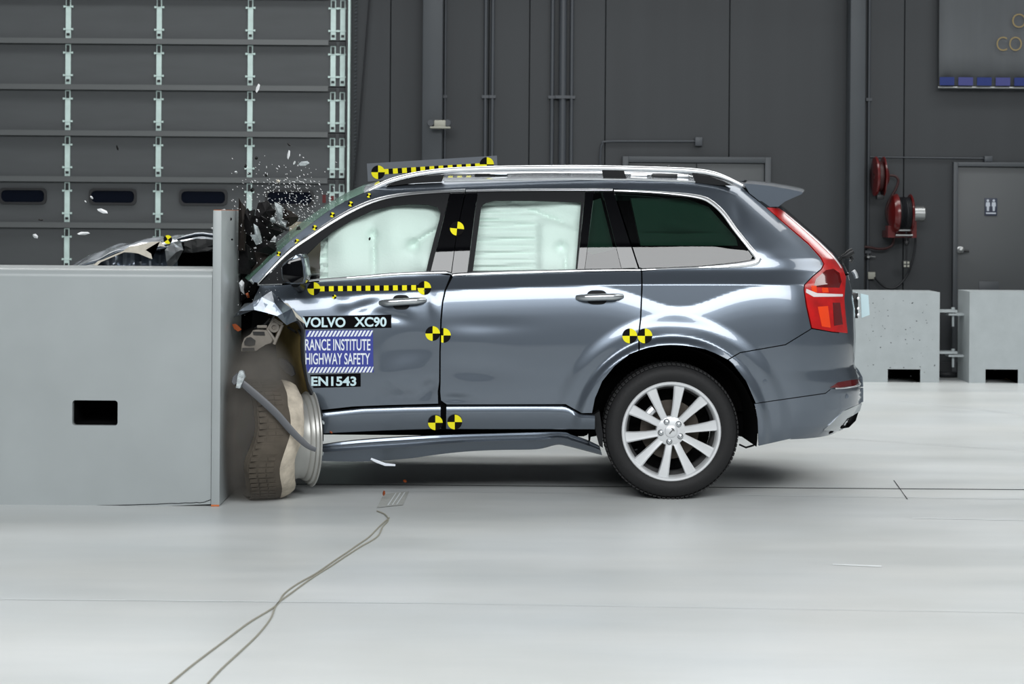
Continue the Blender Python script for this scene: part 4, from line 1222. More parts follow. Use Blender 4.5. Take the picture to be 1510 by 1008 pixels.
stripes(487.8, 496.3, 452, 550.3, front_door)
stripes(541.2, 549.6, 454, 551, front_door)
text_on('RANCE INSTITUTE', (450, 499.6, 546.3, 516.6), M['label_white'], front_door, bold=0.012)
text_on('HIGHWAY SAFETY', (450.5, 520.3, 545.6, 537.2), M['label_white'], front_door, bold=0.012)
decal('label_strip', [(457, 552.4), (531.8, 550.4), (531.8, 569.8), (462, 571.8)], M['label_black'], front_door)
text_on('EN1543', (459, 554.8, 525.4, 568.8), M['label_pale'], front_door)

# ---- roof board with its marker tape
BDY = 10.86
bmap = lambda u, v: px(u, v, BDY - 0.004)
bd = prism('target_board', [(541, 241), (732.7, 229.3), (733.7, 249), (542.5, 267.5)], BDY, 0.012, M['board'], car)
target(557.5, 253.8, 10, bd, bmap)
target(717.8, 242.2, 10.5, bd, bmap)
tape('marker_tape', (566, 253), (708.5, 244.3), 7.6, [3.5 + 13.5 * k for k in range(11)], 7.0, bd, lambda u, v: px(u, v, BDY - 0.003))
for u in (560, 705):
    q = px(u, 258, BDY + 0.02)
    box('board_stay', (q.x - 0.01, BDY + 0.012, 1.74), (q.x + 0.01, BDY + 0.03, q.z + 0.01), M['steel'], bd)

# ---- airbags behind the panes
def bag(name, poly, base, fn, parent=car, sp=4.0, m='airbag'):
    VO, faces = fill2d(poly, (), sp)
    P = surf(VO[:, 0], VO[:, 1], base, False)
    P[:, 1] += np.array([fn(u, v) for u, v in VO])
    n = len(P)
    back = P + np.array([0, 0.10, 0])
    bm = bmesh.new()
    vs = [bm.verts.new(tuple(p)) for p in P]
    for f in faces: bm.faces.new([vs[i] for i in f])
    ext = bmesh.ops.extrude_edge_only(bm, edges=[e for e in bm.edges if len(e.link_faces) == 1])
    for v in ext['geom']:
        if isinstance(v, bmesh.types.BMVert): v.co.y += 0.09
    return from_bm(name, bm, M[m], parent, smooth=True)
def gs(u, v, cu, cv, ru, rv, rot=0.0):
    c, s = math.cos(rot), math.sin(rot); a = (u - cu) * c + (v - cv) * s; b = -(u - cu) * s + (v - cv) * c
    return math.exp(-(a / ru) ** 2 - (b / rv) ** 2)
def bagF(u, v):
    return 1.5 * bagF0(u, v) + 0.02
def bagF0(u, v):
    d = 0.0
    d -= 0.055 * gs(u, v, 512, 365, 30, 48) + 0.055 * gs(u, v, 582, 345, 30, 50) + 0.035 * gs(u, v, 632, 330, 22, 26, -0.4) + 0.05 * gs(u, v, 630, 385, 20, 26)
    d += 0.045 * gs(u, v, 549, 347, 7, 9) + 0.03 * gs(u, v, 551, 380, 4, 30)
    d += 0.05 * gs(u, v, 609, 362, 8, 8) + 0.025 * gs(u, v, 628, 348, 26, 4, -0.55)
    return d
bag('curtain_airbag', [(484, 420), (484, 335), (520, 312), (552, 297), (600, 290), (655, 290), (664, 300), (640, 412)], 0.085, bagF)
def bagS(u, v): return 0.012 * math.sin(v * 0.45) + 0.008 * math.sin(u * 0.5 + v * 0.2)
bag('side_airbag_edge', [(471, 420), (473, 352), (486, 342), (490, 380), (487, 420)], 0.10, bagS)
def bagR(u, v):
    d = 0.0
    wr = 1 / (1 + math.exp((u - 792) / 4))
    d += wr * (0.006 * math.sin(v * 0.62 + 0.02 * u) + 0.004 * math.sin(v * 0.33 + u * 0.03))
    d += 0.02 * gs(u, v, 745, 325.5, 70, 1.6) * wr
    d -= 0.035 * gs(u, v, 835, 298, 60, 16, 0.35)
    pad = 1 / (1 + math.exp(-(u - 795) / 2.2)) * (1 / (1 + math.exp(-(v - 327 - max(0, 0.12 * (u - 815))) / 2.2)))
    d -= 0.035 * pad
    d += 0.045 * gs(u, v, 827, 366, 9, 9) * pad + 0.02 * gs(u, v, 834, 388, 3, 16, 0.0)
    d += 0.02 * gs(u, v, 815, 322, 45, 3, 0.38)
    return 1.4 * d + 0.01
bag('curtain_airbag', [(686, 412), (699, 300), (712, 288), (868, 286), (868, 300), (858, 408)], 0.085, bagR)
def bagQ(u, v): return -0.04 * gs(u, v, 1000, 330, 30, 14, 0.3) + 0.04 * gs(u, v, 1000, 345, 50, 3)
bag('curtain_airbag', [(945, 362), (930, 292), (1010, 292), (1045, 305), (1085, 350), (1088, 362)], 0.09, bagQ)
bag('curtain_airbag', [(872, 375), (866, 370), (874, 296), (886, 292), (905, 368)], 0.09, lambda u, v: 0.0)
# black boxes added to darken the cabin and hide the far windows
x0, x1 = px(700, 400, 10.7).x, px(1110, 400, 10.7).x
box('cabin_shade_box', (-1.0, 10.42, 0.45), (1.45, 11.5, 1.10), M['matte_black'], car)
box('rear_shade_wall', (px(925, 350, 10.5).x, 10.45, 1.1), (px(931, 350, 10.5).x, 11.47, 1.62), M['matte_black'], car)
box('dash_panel', (px(424, 400, 10.7).x, 10.75, 1.0), (px(492, 400, 10.7).x, 10.80, 1.52), M['beige'], car, 0.01)
box('cabin_shade_wall', (-0.95, 10.90, 0.9), (1.5, 10.93, 1.66), M['matte_black'], car)
bm = bmesh.new()
for k in range(9):
    q = px(450 + k * 4.5, 402 + random.uniform(-5, 3), 10.5); r = 0.012
    bm_box(bm, (q.x - r, q.y - r, q.z - r * 0.7), (q.x + r, q.y + r, q.z + r * 0.7))
from_bm('dash_rubble', bm, M['cream'], car)
tube('steering_rim', [px(u, v, 10.45) for u, v in ((453, 409), (460, 405.5), (472, 404.5), (480, 404))], 0.008, M['satin'], car, 8)

# ---- windscreen
pil = [(366, 414), (395, 386), (432, 351), (458, 330.4), (483.6, 311.5), (509.5, 296.6), (537, 284)]
E = surf(*np.array(resample(pil, 12, False)).T, 0.0, False)
V, Fc = [], []; nT = 25; n = len(E)
for i, p in enumerate(E):
    f = i / (n - 1)
    for k in range(nT):
        s = -1 + 2 * k / (nT - 1); hw = YC - p[1]; b = (1 - s * s)
        V.append((p[0] - (0.12 * (1 - f) + 0.03 * f) * b, YC + s * hw, p[2] + (0.03 + 0.03 * f) * b + 0.002))
for i in range(n - 1):
    for k in range(nT - 1):
        a = i * nT + k; Fc.append((a, a + nT, a + nT + 1, a + 1))
M['screen'] = mat('windscreen_crazed_green', (150, 198, 176), rough=0.12, var=0.12, scale=30, alpha=0.6)
from_bm('windscreen', fix(V, Fc), M['screen'], car, smooth=True)

# ---- door mirror
mp = [(414, 391), (424, 382.5), (436, 376), (444.5, 372.5), (447.5, 381), (450, 394), (452, 406.5), (449.5, 417), (444, 419), (430, 418.5), (418, 417.5), (414.5, 408)]
mir = prism('door_mirror', mp, 9.80, 0.24, M['paint'], car, 0.022, 4)
prism('mirror_shell', [(415.5, 393), (425, 385), (443.5, 378), (446, 390), (448, 408), (446, 416.5), (430, 416.8), (419, 416), (416, 407)], 9.792, 0.02, M['gloss_black'], mir, 0.006, 2)
prism('mirror_rim', [(445.5, 376), (449.0, 381), (453.5, 406), (450.5, 417), (448.5, 417), (449, 406)], 9.83, 0.17, M['paint'], mir)  # blue-grey painted rim on the right edge of the housing
tube('mirror_arm', [px(436, 416, 9.95), px(441, 421, 10.02), px(444, 424, 10.1)], 0.03, M['black'], mir, 10)

# ---- rear wheel
def rim_parts(root, C, ax, detail=True):
    """C at the outer face of the wheel, ax points outwards (towards the viewer)."""
    ax = Vector(ax).normalized()
    up = Vector((0, 0, 1)); e1 = ax.cross(up) * -1
    e1.normalize()
    e2 = up
    if ax.y < 0: e1 = Vector((1, 0, 0))
    T = lambda a, r, t: C + ax * a + (e1 * math.cos(t) + e2 * math.sin(t)) * r
    lathe('tyre', [(-0.235, 0.262), (-0.25, 0.30), (-0.245, 0.345), (-0.215, 0.371), (-0.17, 0.3755), (-0.125, 0.376), (-0.08, 0.3755), (-0.035, 0.371), (-0.012, 0.357), (0.0, 0.335), (0.004, 0.315), (0.0, 0.295), (-0.006, 0.282), (-0.012, 0.272)], C, ax, M['rubber'], root, 72)
    lathe('rim_ring', [(-0.02, 0.276), (-0.006, 0.276), (-0.002, 0.272), (-0.003, 0.262), (-0.010, 0.255), (-0.03, 0.250), (-0.05, 0.246)], C, ax, M['alloy'], root, 72)
    lathe('rim_barrel', [(-0.05, 0.246), (-0.09, 0.232), (-0.2, 0.236), (-0.24, 0.262)], C, ax, M['alloy_dark'], root, 64)
    lathe('rim_back', [(-0.16, 0.0), (-0.16, 0.23)], C, ax, M['matte_black'], root, 48)
    lathe('brake_disc', [(-0.115, 0.06), (-0.115, 0.165), (-0.13, 0.165)], C, ax, M['iron'], root, 48)
    lathe('hub', [(-0.05, 0.085), (-0.028, 0.08), (-0.022, 0.06), (-0.02, 0.035)], C, ax, M['alloy'], root, 40)
    lathe('centre_cap', [(-0.022, 0.035), (-0.014, 0.034), (-0.011, 0.028), (-0.010, 0.0)], C, ax, M['alloy'], root, 32)
    for k in range(10):
        t0 = math.radians(8 + 36 * k)
        tw = 0.055 if k % 2 else -0.055
        rows = []
        for r, w, a in ((0.050, 0.020, -0.030), (0.085, 0.019, -0.024), (0.14, 0.021, -0.020), (0.20, 0.0255, -0.016), (0.235, 0.029, -0.014), (0.258, 0.031, -0.014)):
            t = t0 + tw * (1 - r / 0.258)
            cdir = e1 * math.cos(t) + e2 * math.sin(t); sdir = -e1 * math.sin(t) + e2 * math.cos(t)
            c = C + cdir * r
            rows.append([c + sdir * w + ax * (a - 0.03), c + sdir * w + ax * (a - 0.006), c + sdir * w * 0.72 + ax * a, c - sdir * w * 0.2 + ax * (a - 0.003), c - sdir * w * 0.85 + ax * (a - 0.001), c - sdir * w + ax * (a - 0.007), c - sdir * w + ax * (a - 0.03)])
        V = [p for r_ in rows for p in r_]; K = 7; Fc = []
        for i in range(len(rows) - 1):
            for j in range(K - 1): Fc.append((i*K+j, i*K+j+1, (i+1)*K+j+1, (i+1)*K+j))
            Fc.append((i*K+K-1, i*K, (i+1)*K, (i+1)*K+K-1))
        Fc += [tuple(range(K)), tuple((len(rows)-1)*K + j for j in range(K))]
        from_bm('spoke', fix(V, Fc), M['alloy'], root, smooth=True)
    for k in range(5):
        t = math.radians(44 + 72 * k)
        c = C + (e1 * math.cos(t) + e2 * math.sin(t)) * 0.057
        lathe('lug_nut', [(-0.03, 0.0135), (-0.012, 0.0135), (-0.006, 0.011), (-0.003, 0.0)], c, ax, M['satin'], root, 14)
        lathe('nut_well', [(-0.0215, 0.0135), (-0.0205, 0.0165), (-0.024, 0.0175)], c, ax, M['alloy_dark'], root, 16)
    if detail:
        tube('brake_caliper', [T(-0.08, 0.15, math.radians(a)) for a in (128, 136, 144, 152, 160)], 0.024, M['alloy'], root, 8)
        tube('valve', [T(-0.03, 0.225, math.radians(-152)), T(-0.012, 0.215, math.radians(-152))], 0.004, M['black'], root, 6)
        # roundel mark on the cap
        tube('cap_mark', [T(-0.009, 0.016, math.radians(-130)), T(-0.009, 0.0, 0), T(-0.009, 0.016, math.radians(50))], 0.0035, M['alloy_dark'], root, 6)
        tube('cap_mark', [T(-0.009, 0.018, math.radians(85)), T(-0.009, 0.018, math.radians(50)), T(-0.009, 0.016, math.radians(10))], 0.003, M['alloy_dark'], root, 6)
    # tread blocks round the outer shoulder
    bm = bmesh.new()
    for k in range(90):
        t = 2 * math.pi * k / 90
        for (a, r) in ((-0.028, 0.3725), (-0.062, 0.3765), (-0.185, 0.3765)):
            c = T(a, r, t); cd = (e1 * math.cos(t) + e2 * math.sin(t)); sd = (-e1 * math.sin(t) + e2 * math.cos(t))
            P = [c + sd * 0.009 + ax * 0.013, c - sd * 0.009 + ax * 0.013, c - sd * 0.009 - ax * 0.013, c + sd * 0.009 - ax * 0.013]
            bm_prism(bm, [p - cd * 0.006 for p in P], [p + cd * 0.0008 for p in P])
    tag(from_bm('tread_blocks', bm, M['rubber'], root), kind='stuff')
WC = Vector((RW.x, 10.025, 0.3772))
rw = bpy.data.objects.new('rear_wheel', None); COL.objects.link(rw); rw.parent = car
ORG[rw.name] = ORG[car.name]
rim_parts(rw, WC, (0, -1, 0))
rw2 = bpy.data.objects.new('rear_wheel', None); COL.objects.link(rw2); rw2.parent = car; rw2.scale = (1, -1, 1)
for ch in list(rw.children):
    c = ch.copy(); COL.objects.link(c); c.parent = rw2
# wheel house
V, Fc = [], []; ns = 40
for i in range(ns + 1):
    t = math.radians(-9 + 199 * i / ns)
    for (Y, r) in ((10.03, 0.478), (10.06, 0.476), (10.45, 0.45), (10.46, 0.06)):
        V.append((RW.x + r * math.cos(t) * (1.0 if math.cos(t) > 0 else 0.965), Y, RW.z - 0.005 + r * math.sin(t)))
for i in range(ns):
    for k in range(3): Fc.append((i*4+k, i*4+k+1, (i+1)*4+k+1, (i+1)*4+k))
both(from_bm('wheel_house', fix(V, Fc), M['matte_black'], car, smooth=True))
tube('rear_axle', [(RW.x, 10.2, RW.z), (RW.x, YC, RW.z - 0.03), (RW.x, 2 * YC - 10.2, RW.z)], 0.05, M['matte_black'], car, 10)
both(prism('mud_flap', [(874, 612), (884, 606), (889, 640), (889, 660), (884, 657), (878, 634)], 10.05, 0.10, M['frame_black'], car))
# underbody
box('underbody', (-1.25, 10.14, 0.33), (RW.x - 0.45, 11.78, 0.47), M['matte_black'], car, 0.03)
box('underbody_rear', (RW.x + 0.47, 10.25, 0.34), (1.84, 11.67, 0.5), M['matte_black'], car, 0.03)
tube('tow_line', [px(1090, 655, 10.5), px(1100, 659.5, 10.5), px(1112, 656, 10.5)], 0.006, M['black'], car, 6)

# ---- torn-off rocker cover hanging below the doors
top = [(456, 660), (472, 655), (535, 647), (631, 641), (726, 638), (824.6, 635.6), (838, 638.5), (853, 643.5), (870, 650), (884, 657)]
bot = [(452, 678.5), (474, 679.5), (535, 680), (600, 676), (646.6, 669.7), (694, 665), (742, 663), (793, 662), (821, 655.5), (836, 657.5), (853, 661.7), (888, 671)]
def rocker():
    s = np.linspace(0, 1, 90)
    def at(L):
        L = np.array(spline(L, 4)); return np.stack([np.interp(s, np.linspace(0, 1, 400), np.interp(np.linspace(0, 1, 400), (L[:, 0] - L[0, 0]) / (L[-1, 0] - L[0, 0]), L[:, 0])), np.interp(s, (L[:, 0] - L[0, 0]) / (L[-1, 0] - L[0, 0]), L[:, 1])], -1)
    A, B = at(top), at(bot)
    rows = [(0.0, 0.14), (0.0, 0.05), (0.05, 0.03), (0.16, 0.025), (0.2, 0.045), (0.30, 0.045), (0.36, 0.015), (0.48, 0.005), (0.52, 0.015), (0.8, 0.03), (1.0, 0.05), (1.0, 0.16)]
    V = []
    for i in range(len(s)):
        for (t, o) in rows:
            q = A[i] + (B[i] - A[i]) * t
            V.append(px(q[0], q[1], 10.04 + o))
    K = len(rows); Fc = []
    for i in range(len(s) - 1):
        for k in range(K - 1): Fc.append((i*K+k, i*K+k+1, (i+1)*K+k+1, (i+1)*K+k))
    Fc += [tuple(range(K)), tuple((len(s) - 1) * K + k for k in range(K))]
    return from_bm('rocker_cover', fix(V, Fc), M['paint'], car, smooth=True)
rocker()
tube('torn_strip', [px(u, v, 9.98) for u, v in ((547, 676), (556, 680), (568, 684.5), (583, 685.5))], [0.006, 0.009, 0.009, 0.006], M['label_white'], car, 6, squash=(0.4, 1))

for o in FAR:
    copy_obj(o, car, True)

# ================================================================== crushed front corner
def facets(name, pts, faces, m, parent, thick=0.004, sub=0, jitter=0.0):
    bm = bmesh.new()
    vs = [bm.verts.new(px(*p)) for p in pts]
    for f in faces: bm.faces.new([vs[i] for i in f])
    bmesh.ops.triangulate(bm, faces=bm.faces[:])
    if sub:
        bmesh.ops.subdivide_edges(bm, edges=bm.edges[:], cuts=sub, use_grid_fill=True)
        if jitter:
            for v in bm.verts:
                n_ = noise.noise_vector(v.co * 18.0); v.co += n_ * jitter
    o = from_bm(name, bm, m, parent, smooth=False)
    md = o.modifiers.new('sheet', 'SOLIDIFY'); md.thickness = thick; md.offset = 0
    return o
fv = [(384, 421, 10.08), (400, 429, 9.96), (416, 445, 9.93), (430, 455, 9.95), (439, 472, 9.97), (423, 479, 9.90), (408, 466, 9.853), (394, 461, 9.858), (375, 457, 9.868), (372, 446, 9.882), (386, 438, 9.885), (361, 448, 10.0), (344, 467, 9.95), (353, 458, 9.89), (405, 447, 9.877), (416, 462, 9.862)]
ff = [(0, 10, 9), (0, 1, 10), (1, 14, 10), (1, 2, 14), (2, 3, 15, 14), (3, 4, 5, 15), (14, 15, 6), (15, 5, 6), (14, 6, 7), (10, 14, 7), (10, 7, 8), (10, 8, 9), (9, 8, 13), (8, 12, 13), (9, 13, 11)]
facets('crumpled_fender', fv, ff, M['paint'], car, 0.004, 2, 0.003)
# bare torn edge behind the fender
facets('torn_edge', [(420, 447, 9.965), (424, 447, 9.96), (434, 459, 9.96), (444, 468, 9.96), (450, 477, 9.965), (446, 474, 9.97), (436, 466, 9.965), (428, 457, 9.965)],
       [(0, 1, 2, 7), (7, 2, 3, 6), (6, 3, 4, 5)], M['cream'], car, 0.006, 1, 0.004)
# wheel liner: olive-brown curved sheet behind the door's torn front edge
V, Fc = [], []
col_u = [(430, 470), (441, 474), (448, 486), (447, 508), (448, 530), (452, 550), (457, 572), (466, 592), (474, 612), (474, 650)]
for i, (u, v) in enumerate(col_u):
    for k, (du, Y) in enumerate(((0.5, 10.03), (-4, 10.05), (-10, 10.12), (-19, 10.22), (-30, 10.36), (-48, 10.5))):
        V.append(px(u + du, v - (k * 1.5 if i < 3 else 0), Y))
for i in range(len(col_u) - 1):
    for k in range(5):
        a = i * 6 + k; Fc.append((a, a + 1, a + 7, a + 6))
md = from_bm('wheel_liner', fix(V, Fc), M['olive'], car, smooth=True)
tube('liner_edge', [px(u - 0.5, v, 10.02) for u, v in col_u], 0.014, M['black'], car, 8)
# black body of the engine bay behind the wheel
bm = bmesh.new()
bm_box(bm, (-1.50, 10.44, 0.30), (-1.02, 11.6, 1.20))
bm_box(bm, (-2.50, 10.68, 0.35), (-1.50, 11.6, 1.18))
bmesh.ops.subdivide_edges(bm, edges=bm.edges[:], cuts=7, use_grid_fill=True)
for v in bm.verts: v.co += noise.noise_vector(v.co * 7.0) * 0.03
from_bm('engine_bay', bm, M['matte_black'], car)
# broken lamp carrier hanging in the wheel well
def zz(p, o=(330, 460), s=10.067): return (o[0] + p[0] / s, o[1] + p[1] / s)
LY = 9.97
lc = prism('lamp_carrier', [zz(p) for p in ((250, 585), (270, 470), (300, 380), (400, 340), (425, 270), (500, 262), (640, 268), (700, 340), (725, 420), (700, 470), (620, 470), (560, 520), (480, 585))], LY, 0.05, M['lamp_grey'], car, 0.004, 1)
for poly in ([(300, 440), (340, 380), (400, 370), (470, 420), (460, 490), (380, 505), (310, 490)], [(430, 288), (600, 292), (610, 345), (440, 340)], [(275, 530), (450, 530), (460, 575), (275, 575)]):
    prism('lamp_pocket', [zz(p) for p in poly], LY - 0.006, 0.01, M['black'], lc)
cc = px(*zz((750, 225)), LY + 0.01)
lathe('lamp_socket', [(0.02, 0.028), (-0.01, 0.028), (-0.012, 0.014), (0.0, 0.012), (0.0, 0.0)], cc, (0, 1, 0), M['lamp_grey'], lc, 18)
for a, b in (((740, 110), (650, 265)), ((870, 185), (745, 475)), ((655, 270), (760, 420)), ((740, 110), (870, 185)), ((500, 215), (640, 215))):
    tube('lamp_bracket', [px(*zz(a), LY + 0.01), px((zz(a)[0] + zz(b)[0]) / 2, (zz(a)[1] + zz(b)[1]) / 2, LY + 0.005), px(*zz(b), LY + 0.01)], 0.009, M['lamp_grey'], lc, 6)
prism('amber_marker', [(342, 478), (347, 477), (352, 481), (356, 486), (351, 489), (345, 485)], 10.0, 0.02, M['amber'], car, 0.002, 1)
prism('black_bracket', [(410, 528), (422, 530), (432, 540), (436, 552), (430, 556), (420, 548), (411, 538)], 10.04, 0.03, M['black'], car, 0.004, 1)
for (u0, v0, u1, v1) in ((398, 470, 376, 484), (404, 466, 388, 480), (440, 486, 446, 505), (425, 482, 437, 490)):
    tube('loose_wire', [px(u0, v0, 10.06), px((u0 + u1) / 2 + 3, (v0 + v1) / 2 + 2, 10.03), px(u1, v1, 10.08)], 0.007, M['black'], car, 6)

# ---- front wheel, twisted round so that its tread faces left
ax = Vector((math.cos(math.radians(20)), math.sin(math.radians(20)), 0))
FC = px(424, 646, 10.05); FC.z = 0.325
fw_ = bpy.data.objects.new('front_wheel', None); COL.objects.link(fw_); fw_.parent = car; ORG[fw_.name] = ORG[car.name]
def wobbly_lathe(name, prof, m, seg, amp, parent):
    V, Fc = lathe_mesh(prof, FC, ax, seg)
    V = [v + noise.noise_vector(Vector(v) * 9.0) * amp for v in V]
    # the near side wall has caved in on to the rim
    V = [v - ax * 0.06 * math.exp(-((v.z - 0.21) / 0.14) ** 2) * (1.0 if v.y < FC.y else 0.0) for v in V]
    return from_bm(name, fix(V, Fc), m, parent, smooth=True)
wobbly_lathe('tyre', [(-0.20, 0.24), (-0.235, 0.28), (-0.225, 0.31), (-0.18, 0.325), (-0.08, 0.326), (-0.045, 0.322)], M['dusty_tread'], 64, 0.008, fw_)
wobbly_lathe('scuffed_shoulder', [(-0.052, 0.325), (-0.03, 0.322), (0.005, 0.312), (0.03, 0.298), (0.040, 0.28), (0.032, 0.262), (0.0, 0.25)], M['dusty_tyre'], 64, 0.010, fw_)
lathe('bare_rim', [(-0.2, 0.24), (0.03, 0.232), (0.05, 0.225), (0.075, 0.228), (0.085, 0.238), (0.10, 0.242), (0.105, 0.254), (0.118, 0.258), (0.124, 0.272), (0.130, 0.274), (0.134, 0.268), (0.13, 0.255), (0.12, 0.225), (0.02, 0.215)], FC, ax, M['dull_rim'], fw_, 72)
lathe('rim_disc', [(0.02, 0.0), (0.02, 0.216)], FC, ax, M['alloy_dark'], fw_, 40)
bm = bmesh.new()
for k in range(60):
    t = 2 * math.pi * k / 60
    e1, e2 = Vector((0, 0, 1)), ax.cross(Vector((0, 0, 1)))
    cd = e1 * math.cos(t) + e2 * math.sin(t); sd = -e1 * math.sin(t) + e2 * math.cos(t)
    for a in (-0.20, -0.15, -0.105):
        c = FC + ax * a + cd * 0.322
        c = c - ax * 0.06 * math.exp(-((c.z - 0.21) / 0.14) ** 2) * (1.0 if c.y < FC.y else 0.0)
        P = [c + sd * 0.011 + ax * 0.02, c - sd * 0.011 + ax * 0.02, c - sd * 0.011 - ax * 0.02, c + sd * 0.011 - ax * 0.02]
        bm_prism(bm, P, [p + cd * 0.007 for p in P])
tag(from_bm('tread_blocks', bm, M['dusty_tread'], fw_), kind='stuff')

# ---- bonnet folded up behind the barrier
prof = [(-1.36, 1.23), (-1.50, 1.27), (-1.62, 1.33), (-1.75, 1.405), (-1.86, 1.438), (-1.97, 1.43), (-2.06, 1.405), (-2.2, 1.395), (-2.33, 1.375), (-2.45, 1.335), (-2.55, 1.29), (-2.63, 1.245), (-2.68, 1.20)]
PP = spline(prof, 6)
V, Fc = [], []; nT = 26
for i, (x, z) in enumerate(PP):
    for k in range(nT):
        t = k / (nT - 1)
        Y = 10.60 + 1.12 * t
        arch = -0.05 * (1 - min(1, t / 0.35)) ** 2 - 0.06 * max(0, (t - 0.75) / 0.25) ** 2
        nz = noise.noise(Vector((x * 4.5, Y * 3.0, 0.3))) * 0.020 + noise.noise(Vector((x * 11, Y * 8, 2.0))) * 0.010
        V.append((x, Y, z + 0.01 + arch + nz * (0.5 + (x < -2.0))))
for i in range(len(PP) - 1):
    for k in range(nT - 1):
        a = i * nT + k; Fc.append((a, a + 1, a + nT + 1, a + nT))
o = from_bm('bonnet', fix(V, Fc), M['paint'], car, smooth=True)
md = o.modifiers.new('sheet', 'SOLIDIFY'); md.thickness = 0.012; md.offset = -1
# crumpled inner wing standing up under the bonnet edge
V, Fc = [], []; nU, nV = 34, 12
for i in range(nU + 1):
    u = 142 + (262 - 142) * i / nU
    vt_ = np.interp(u, [138, 150, 180, 201, 229, 262], [391, 385, 371.5, 364.5, 358, 357])
    for j in range(nV + 1):
        v = vt_ + (430 - vt_) * j / nV
        Y = 10.63 + (400 - v) * 0.0009 + 0.03 * math.sin(u * 0.22) + noise.noise(Vector((u * 0.06, v * 0.05, 5.0))) * 0.06
        V.append(px(u, v, Y))
for i in range(nU):
    for j in range(nV):
        a = i * (nV + 1) + j; Fc.append((a, a + nV + 1, a + nV + 2, a + 1))
from_bm('crumpled_wing', fix(V, Fc), M['paint'], car, smooth=True)
z7 = lambda p: (130 + p[0] / 7.55, 330 + p[1] / 7.55)
def cream(pts, Y):
    P = [z7(p) for p in pts]
    return prism('torn_layer', P, Y, 0.006, M['cream'], car)
cream([(60, 458), (110, 412), (155, 400), (390, 300), (460, 250), (545, 240), (700, 200), (800, 195), (860, 255), (720, 240), (640, 290), (700, 330), (715, 390), (690, 385), (560, 330), (480, 318), (400, 315), (140, 425), (100, 462)], 10.52)
target(247.5, 353, 6.5, car, lambda u, v: px(u, v, 10.51), 0.6)
facets('silver_crush', [(255, 357, 10.53), (266, 354, 10.52), (270, 368, 10.54), (258, 372, 10.5), (262, 386, 10.54), (246, 385, 10.52), (243, 368, 10.5), (250, 395, 10.55)],
       [(0, 1, 2, 3), (0, 3, 6), (3, 2, 4), (6, 3, 4, 5), (5, 4, 7)], M['satin'], car, 0.003, 2, 0.008)
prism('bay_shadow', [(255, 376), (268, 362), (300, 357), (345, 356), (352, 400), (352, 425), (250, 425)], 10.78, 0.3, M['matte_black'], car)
# bright folded edges of the bonnet near the plate
tube('bonnet_fold', [px(u, v, 10.56) for u, v in ((262, 353), (275, 349.5), (290, 346), (300, 345.5), (314, 347.5), (330, 351))], [0.012, 0.02, 0.022, 0.02, 0.02, 0.02], M['paint'], car, 10, squash=(1.5, 0.6))
facets('bonnet_underframe', [(266, 357, 10.56), (290, 352, 10.55), (330, 353, 10.55), (330, 371, 10.57), (292, 371, 10.56), (268, 373, 10.57)], [(0, 1, 4, 5), (1, 2, 3, 4)], M['gloss_black'], car, 0.006, 2, 0.006)

# ================================================================== flying debris
z1 = lambda p: (330 + p[0] / 10.067, 270 + p[1] / 10.067)
z2 = lambda p: (330 + p[0] / 10.067, 370 + p[1] / 10.067)
def chunk(poly, Y, m, label, name='plastic_fragment', thick=0.012, cat='fragment', bend=0.0, group=None, clear=False):
    c = (sum(p[0] for p in poly) / len(poly), sum(p[1] for p in poly) / len(poly))
    bm = bmesh.new()
    P = []
    for (u, v) in poly:
        P.append(px(u, v, Y + bend * math.sin((u - c[0]) * 0.12 + (v - c[1]) * 0.07) + random.uniform(-0.01, 0.01)))
    if clear:      # keep off the barrier plate
        for p in P: p.x = max(p.x, px1 + 0.006)
    cen = px(c[0], c[1], Y - abs(bend) - 0.012)
    n = len(P)
    a = [bm.verts.new(p) for p in P]; b = [bm.verts.new(p + Vector((0, thick, 0))) for p in P]
    c0 = bm.verts.new(cen); c1 = bm.verts.new(cen + Vector((0, thick, 0)))
    for i in range(n):
        j = (i + 1) % n
        bm.faces.new((a[i], a[j], c0)); bm.faces.new((b[j], b[i], c1)); bm.faces.new((a[i], b[i], b[j], a[j]))
    o = from_bm(name, bm, M[m], None, base=cen)
    return tag(o, label, cat, group or 'debris thrown up by the crash')
